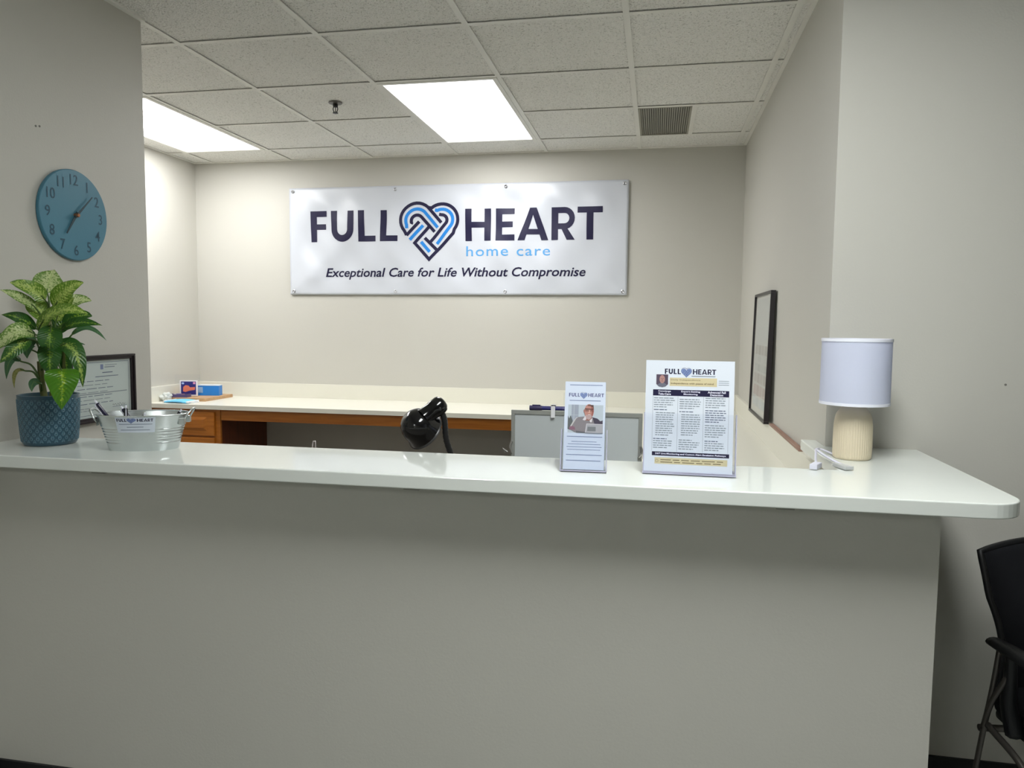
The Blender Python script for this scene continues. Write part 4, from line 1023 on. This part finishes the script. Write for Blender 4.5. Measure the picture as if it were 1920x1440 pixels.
# crumpled clear bag
bg = bmesh.new(); bmesh.ops.create_icosphere(bg, subdivisions=4, radius=.04)
from mathutils import noise
for v in bg.verts:
    n_ = noise.noise(v.co * 45) * .012 + noise.noise(v.co * 110) * .006
    v.co = v.co * (1 + n_ / .04 * 1.2); v.co.z = max(v.co.z * .75 + .028, 0.0)
me = bpy.data.meshes.new('plastic_bag'); bg.to_mesh(me); bg.free()
o = link('plastic_bag', me, mat('bag_white', srgb(226, 230, 226), .3, Alpha=.75), loc=(-3.292, 4.585, DZ), smooth=25)
tag(o, 'crumpled whitish plastic bag behind the blue face mask', 'bag')
# wooden board
MB().box((-.15, -.17, 0), (.15, .17, .022), bev=.003).build('wooden_board', BOARD, label='light wooden board lying flat on the back desk', cat='board').location = (-3.165, 4.785, DZ)
# upright card in clear stand
cs = empty('card_stand', (-3.245, 4.73, DZ + .022), math.radians(10), label='clear stand behind the navy and orange printed card', cat='card stand')
MB().box((-.095, .03, 0), (.095, .032, .150)).build('back_panel', ACRYLIC, cs); MB().box((-.095, -.02, 0), (.095, .032, .003)).build('foot_plate', ACRYLIC, cs)
cd_ = empty('printed_card', (-3.200, 4.705, DZ + .026), math.radians(12), label='small white-edged card with navy ground and orange shape on the board', cat='card')
MB().box((-.060, -.002, 0), (.060, .010, .108), bev=.001).build('card', mat('card_white', srgb(232, 228, 232), .4), cd_)
Pk = Print(O=(-.060, -.002, 0), V=(0, 0, .92), step=.0003)
Pk.put('printed_panel', mat('card_navy', srgb(42, 40, 120), .4), g_rect(.008, .010, .112, .110))
Pk.put('orange_shape', mat('card_orange', srgb(226, 122, 96), .4), g_poly([(.022, .034), (.040, .030), (.066, .040), (.104, .046), (.106, .068), (.070, .066), (.062, .078), (.040, .082), (.024, .068)]), 2)
Pk.put('corner_mark', mat('card_pink', srgb(220, 150, 190), .4), g_rect(.092, .090, .108, .106), 2)
Pk.put('corner_mark', mat('card_lilac', srgb(170, 190, 236), .4), g_poly([(.022 + .009 * math.cos(a), .096 + .008 * math.sin(a)) for a in [2 * PI * i / 14 for i in range(14)]]), 2)
Pk.build(cd_)
# small purple tray with bits
ty = empty('small_tray', (-3.232, 4.652, DZ + .022), math.radians(8), label='small dark purple tray of clutter left of the printed card', cat='tray')
PUR = mat('tray_purple', srgb(84, 72, 116), .5)
MB().box((-.065, -.03, 0), (.065, .03, .003)).build('tray_base', PUR, ty)
t_ = MB()
for a, b in (((-.065, -.03, .003), (.065, -.027, .022)), ((-.065, .027, .003), (.065, .03, .022)), ((-.065, -.027, .003), (-.062, .027, .022)), ((.062, -.027, .003), (.065, .027, .022))): t_.box(a, b)
t_.build('tray_rim', PUR, ty)
for x, y, s, c, lb in ((-.04, 0, .012, (210, 200, 190), 'cream wrapped item at the left of the purple tray'), (-.01, .006, .014, (120, 110, 150), 'dull violet wrapped item in the purple tray'), (.025, -.004, .012, (180, 120, 110), 'reddish wrapped item in the purple tray'), (.045, .008, .010, (200, 190, 200), 'pale pink wrapped item at the right of the purple tray')):
    b_ = MB().box((-s, -s * .8, 0), (s, s * .8, s * 1.5), bev=.003).build('sweet_packet', mat('packet_%d' % c[0], srgb(*c), .4), label=lb, cat='packet', group='items in the purple tray')
    b_.location = Vector((-3.232 + x, 4.652 + y, DZ + .0255)); b_.rotation_euler = (0, 0, x * 20)
# blue box with open lid flap
bb = empty('blue_box', (-3.115, 4.83, DZ + .022), math.radians(10), label='bright blue box on the wooden board right of the printed card', cat='box')
BLB = mat('box_blue', srgb(40, 128, 214), .4)
MB().box((-.075, -.030, 0), (.075, .030, .070), bev=.002).build('body', BLB, bb)
MB().box((-.075, -.0315, .020), (-.040, -.0302, .060)).build('front_label', mat('box_label', srgb(150, 180, 214), .4), bb)
MB().box((-.076, -.031, .0702), (.076, .031, .075), bev=.001).build('lid', mat('box_lid', srgb(222, 232, 240), .4), bb)

# ================================================================== DESK LAMP behind counter
dl = empty('desk_lamp', (-.645, 2.42, .75), label='glossy black gooseneck desk lamp rising behind the counter', cat='desk lamp')
D0 = Vector(dl.location)
MB().lathe([(.075, 0), (.078, .006), (.074, .016), (.030, .024), (.012, .030), (0, .030)], 40).build('base', BLACKGLOSS, dl, smooth=40)
hc = Vector((-.768, 2.36, 1.108)) - D0          # head centre
ax = Vector((.42, .62, -.62)).normalized()      # opening direction
Rh = ax.to_track_quat('Z', 'Y').to_matrix()
pr = [(0, -.054), (.018, -.052), (.034, -.045), (.047, -.033), (.056, -.016), (.060, .004), (.061, .022), (.0655, .034), (.0655, .036), (.059, .024), (.054, .0), (.042, -.030), (.02, -.046), (0, -.048)]
MB().lathe(pr, 48, hc, Rh, caps=False).build('shade', BLACKGLOSS, dl, smooth=50)
MB().lathe([(.0600, .030), (.0655, .034), (.0685, .040), (.0675, .0415), (.062, .036), (.0585, .030)], 48, hc, Rh, caps=False).build('shade_rim', mat('rim_grey', srgb(56, 56, 56), .3), dl, smooth=60)
MB().lathe([(.013, -.04), (.014, -.03), (.024, -.012), (.027, .004), (.022, .02), (0, .028)], 24, hc, Rh).build('bulb', mat('bulb_white', None), dl, smooth=180)
sa = hc + Vector((.022, -.012, .028)); sb = Vector((-.700, 2.385, 1.176)) - D0
dd = (sb - sa).normalized(); Rs = dd.to_track_quat('Z', 'Y').to_matrix(); ls = (sb - sa).length
MB().lathe([(.030, 0), (.0285, ls * .55), (.0305, ls * .60), (.0305, ls), (.028, ls + .008), (.019, ls + .016), (0, ls + .019)], 32, sa, Rs).build('socket', BLACKGLOSS, dl, smooth=50)
nk = catmull([sb + Vector((0, .004, -.018)), sb + Vector((.012, .012, -.05)), Vector((-.682, 2.40, 1.06)) - D0, Vector((-.662, 2.415, .98)) - D0, Vector((-.648, 2.42, .88)) - D0, Vector((0, 0, .026))], 14)
MB().tube(nk, [.0100 + .0006 * math.sin(i * 2.2) for i in range(len(nk))], 14).build('gooseneck', mat('neck_black', srgb(24, 25, 27), .35), dl, smooth=180)
MB().lathe([(.004, 0), (.004, .008), (.007, .010), (.007, .014), (0, .015)], 12, sb + Vector((.010, -.022, -.010)), Matrix.Rotation(PI / 2, 3, 'X')).build('switch_knob', BLACKGLOSS, dl)

# ================================================================== GREY BOARD behind counter
gb = empty('tabletop_board', (-.262, 2.52, .75), label='grey framed tabletop board standing behind the brochure holder', cat='board')
ALU = mat('board_alu', srgb(150, 152, 148), .4, .3); GRY = mat('board_grey', srgb(182, 188, 190), .35)
W4, Z1 = .222, .402
f_ = MB()
for a, b in (((-W4, -.006, .02), (W4, .006, .034)), ((-W4, -.006, Z1 - .014), (W4, .006, Z1)), ((-W4, -.006, .034), (-W4 + .013, .006, Z1 - .014)), ((W4 - .013, -.006, .034), (W4, .006, Z1 - .014))): f_.box(a, b, bev=.0015)
f_.build('frame', ALU, gb)
MB().box((-W4 + .013, -.002, .034), (W4 - .013, .004, Z1 - .014)).build('panel', GRY, gb)
for s_ in (-1, 1):
    st = MB().box((s_ * .16 - .012, -.06, 0), (s_ * .16 + .012, .09, .008)).box((s_ * .16 - .010, -.010, .008), (s_ * .16 + .010, .010, .022)).build('foot', ALU, gb)
    q = MB(); zc_ = .272
    q.tube([(s_ * (W4 - .002), -.008, zc_ - .02), (s_ * (W4 + .002), -.012, zc_ + .004), (s_ * (W4 - .004), -.010, zc_ + .022)], .004, 8)
    q.tube([(s_ * (W4 + .012), -.008, zc_ - .016), (s_ * (W4 + .028), -.010, zc_ - .004), (s_ * (W4 + .018), -.010, zc_ - .018)] if s_ < 0 else [(s_ * (W4 - .010), -.010, zc_ - .016), (s_ * (W4 - .002), -.014, zc_ - .004)], .004, 8)
    q.build('wing_clip', CHROME, gb, smooth=60)
pc = empty('pen_clip', (-.262 - .077, 2.52, .75 + Z1), label='white plastic clip on the top edge of the grey board', cat='clip')
MB().box((-.007, -.013, -.022), (.007, -.010, .021)).box((-.007, -.013, .018), (.007, .013, .021)).box((-.007, .010, -.014), (.007, .013, .021)).build('clip_body', mat('clip_white', srgb(226, 226, 230), .3), pc)
mrk = empty('marker_pen', (-.262 - .158, 2.52, .75 + Z1 + .0086), label='dark blue marker lying along the top of the grey board', cat='marker')
RX = Matrix.Rotation(PI / 2, 3, 'Y')
MB().lathe([(0, 0), (.0078, .001), (.0076, .045), (.0074, .050), (.0074, .127), (.0045, .134), (0, .135)], 14, R=RX).build('barrel', mat('marker_blue', srgb(40, 38, 104), .35), mrk, smooth=50)
MB().lathe([(0, -.001), (.0085, 0), (.0085, .040), (.008, .043)], 14, (-.001, 0, 0), RX).box((.008, -.0015, .007), (.036, .0015, .0110)).build('cap', mat('marker_cap', srgb(52, 44, 84), .4), mrk, smooth=50)

# pen cup hidden behind the counter with one pen tip showing above it
def loop_item(x, y, ztop, label, parent_label):
    cup = empty('pen_cup', (x, y, .75), label=parent_label, cat='pen cup', group='pen cups behind the counter')
    MB().lathe([(.034, 0), (.036, .004), (.038, .10), (.036, .10), (.034, .006), (0, .005)], 28).build('cup', BLACKPL, cup, smooth=50)
    p_ = empty('steel_loop', (x, y, .757), label=label, cat='loop')
    hh = ztop - .757
    MB().tube(catmull([(-.016, 0, 0), (-.010, 0, hh * .7), (-.004, 0, hh - .008), (.002, 0, hh), (.007, 0, hh - .006), (.004, 0, hh * .7), (0, 0, 0)], 8), .0022, 8).build('wire_loop', mat('loop_steel', srgb(222, 214, 214), .25, .3), p_, smooth=180)
loop_item(-1.205, 2.50, 1.016, 'small bright wire loop poking above the counter left of the desk lamp', 'black cup behind the counter holding the wire loop')

# ================================================================== ARMCHAIR at right
ch = empty('guest_chair', (1.145, 2.03, 0), math.radians(7), label='black mesh-back armchair with metal legs at the right edge of the lobby', cat='chair')
# seat
def rounded(w_, d_, r, n=6):
    p = []
    for cx, cy, a0 in ((w_/2 - r, d_/2 - r, 0), (-w_/2 + r, d_/2 - r, 90), (-w_/2 + r, -d_/2 + r, 180), (w_/2 - r, -d_/2 + r, 270)):
        p += [(cx + r * math.cos(math.radians(a0 + 90 * i / n)), cy + r * math.sin(math.radians(a0 + 90 * i / n))) for i in range(n + 1)]
    return p
s1 = rounded(.41, .44, .07); vs = []; fs = []
lay = [(.96, .405), (1.0, .42), (1.0, .445), (.97, .462), (.85, .470), (.4, .472)]
for k, z in lay: vs += [(x * k, y * k, z - (.015 if y < -.1 and z > .44 else 0)) for x, y in s1]
n_ = len(s1)
for j in range(len(lay) - 1): fs += [(j * n_ + i, j * n_ + (i + 1) % n_, (j + 1) * n_ + (i + 1) % n_, (j + 1) * n_ + i) for i in range(n_)]
fs += [tuple(range(n_))[::-1], tuple((len(lay) - 1) * n_ + i for i in range(n_))]
MB().add(vs, fs).build('seat', BLACKFAB, ch, smooth=40)
# seat shell below, dropping towards the front
MB().box((-.19, -.19, .385), (.19, .19, .408), bev=.01).build('seat_shell', BLACKPL, ch)
# backrest: curved mesh panel in a thin frame
def backpt(u, v):   # u -1..1, v 0..1
    wv = .205 - .022 * math.sin(PI * min(1, v * 1.4)) + .030 * v * v
    x = u * wv; z = .435 + v * .400 + .030 * (1 - u * u) * v * v
    y = .205 + .045 * v + .02 * math.sin(v * PI) * -1 + .045 * (u * u) * -1 + .02
    return Vector((x, y, z))
nu, nv = 20, 20
vs = [backpt(-1 + 2 * i / nu, j / nv) for j in range(nv + 1) for i in range(nu + 1)]
fs = [(j * (nu + 1) + i, j * (nu + 1) + i + 1, (j + 1) * (nu + 1) + i + 1, (j + 1) * (nu + 1) + i) for j in range(nv) for i in range(nu)]
o = MB().add(vs, fs).build('backrest_mesh', BLACKFAB, ch, smooth=180); q = o.modifiers.new('s', 'SOLIDIFY'); q.thickness = .006
edge = [backpt(-1, v / 20) for v in range(21)] + [backpt(-1 + 2 * i / 20, 1) for i in range(1, 21)] + [backpt(1, 1 - v / 20) for v in range(1, 21)] + [backpt(1 - 2 * i / 20, 0) for i in range(1, 21)]
MB().tube(edge, .009, 10).build('backrest_frame', BLACKPL, ch, smooth=180)
MB().tube([(0, .17, .40), (0, .262, .46), (0, .275, .55)], .018, 10).build('back_support', BLACKPL, ch, smooth=180)
LEGM = mat('leg_metal', srgb(92, 88, 84), .35, .8)
for s_ in (-1, 1):
    am = MB(); lay = []
    A = catmull([(s_ * .285, .050, .655), (s_ * .283, -.05, .662), (s_ * .278, -.16, .660), (s_ * .272, -.245, .648)], 6)
    am.tube(A, [.016 + .010 * math.sin(PI * min(1, .15 + i / len(A))) for i in range(len(A))], 12, flat=.55, up=(0, 0, 1)); am.build('armrest', BLACKPL, ch, smooth=180)
    sbk = catmull([(s_ * .280, -.02, .648), (s_ * .268, .0, .58), (s_ * .250, .03, .50), (s_ * .225, .04, .42)], 6)
    MB().tube(sbk, [.012 + .012 * i / len(sbk) for i in range(len(sbk))], 10).build('arm_support', BLACKPL, ch, smooth=180)
    MB().tube(catmull([(s_ * .286, .020, .645), (s_ * .290, .035, .53), (s_ * .292, .07, .36), (s_ * .296, .13, .015)], 8), .0068, 10).build('leg', LEGM, ch, smooth=180)
    MB().tube(catmull([(s_ * .276, -.01, .60), (s_ * .290, .035, .50), (s_ * .292, .06, .42), ], 6), .007, 8).build('leg_brace', LEGM, ch, smooth=180)
    MB().tube(catmull([(s_ * .292, .04, .44), (s_ * .280, -.10, .40), (s_ * .285, -.20, .30), (s_ * .295, -.235, .015)], 8), .0085, 10).build('leg', LEGM, ch, smooth=180)
    for yy in (.13, -.235): MB().lathe([(.012, 0), (.013, .004), (.012, .018), (0, .018)], 12, (s_ * .296, yy, 0)).build('foot_glide', BLACKPL, ch)
MB().tube([(-.28, -.08, .40), (.28, -.08, .40)], .009, 10).tube([(-.28, .10, .40), (.28, .10, .40)], .009, 10).build('seat_rail', LEGM, ch, smooth=180)
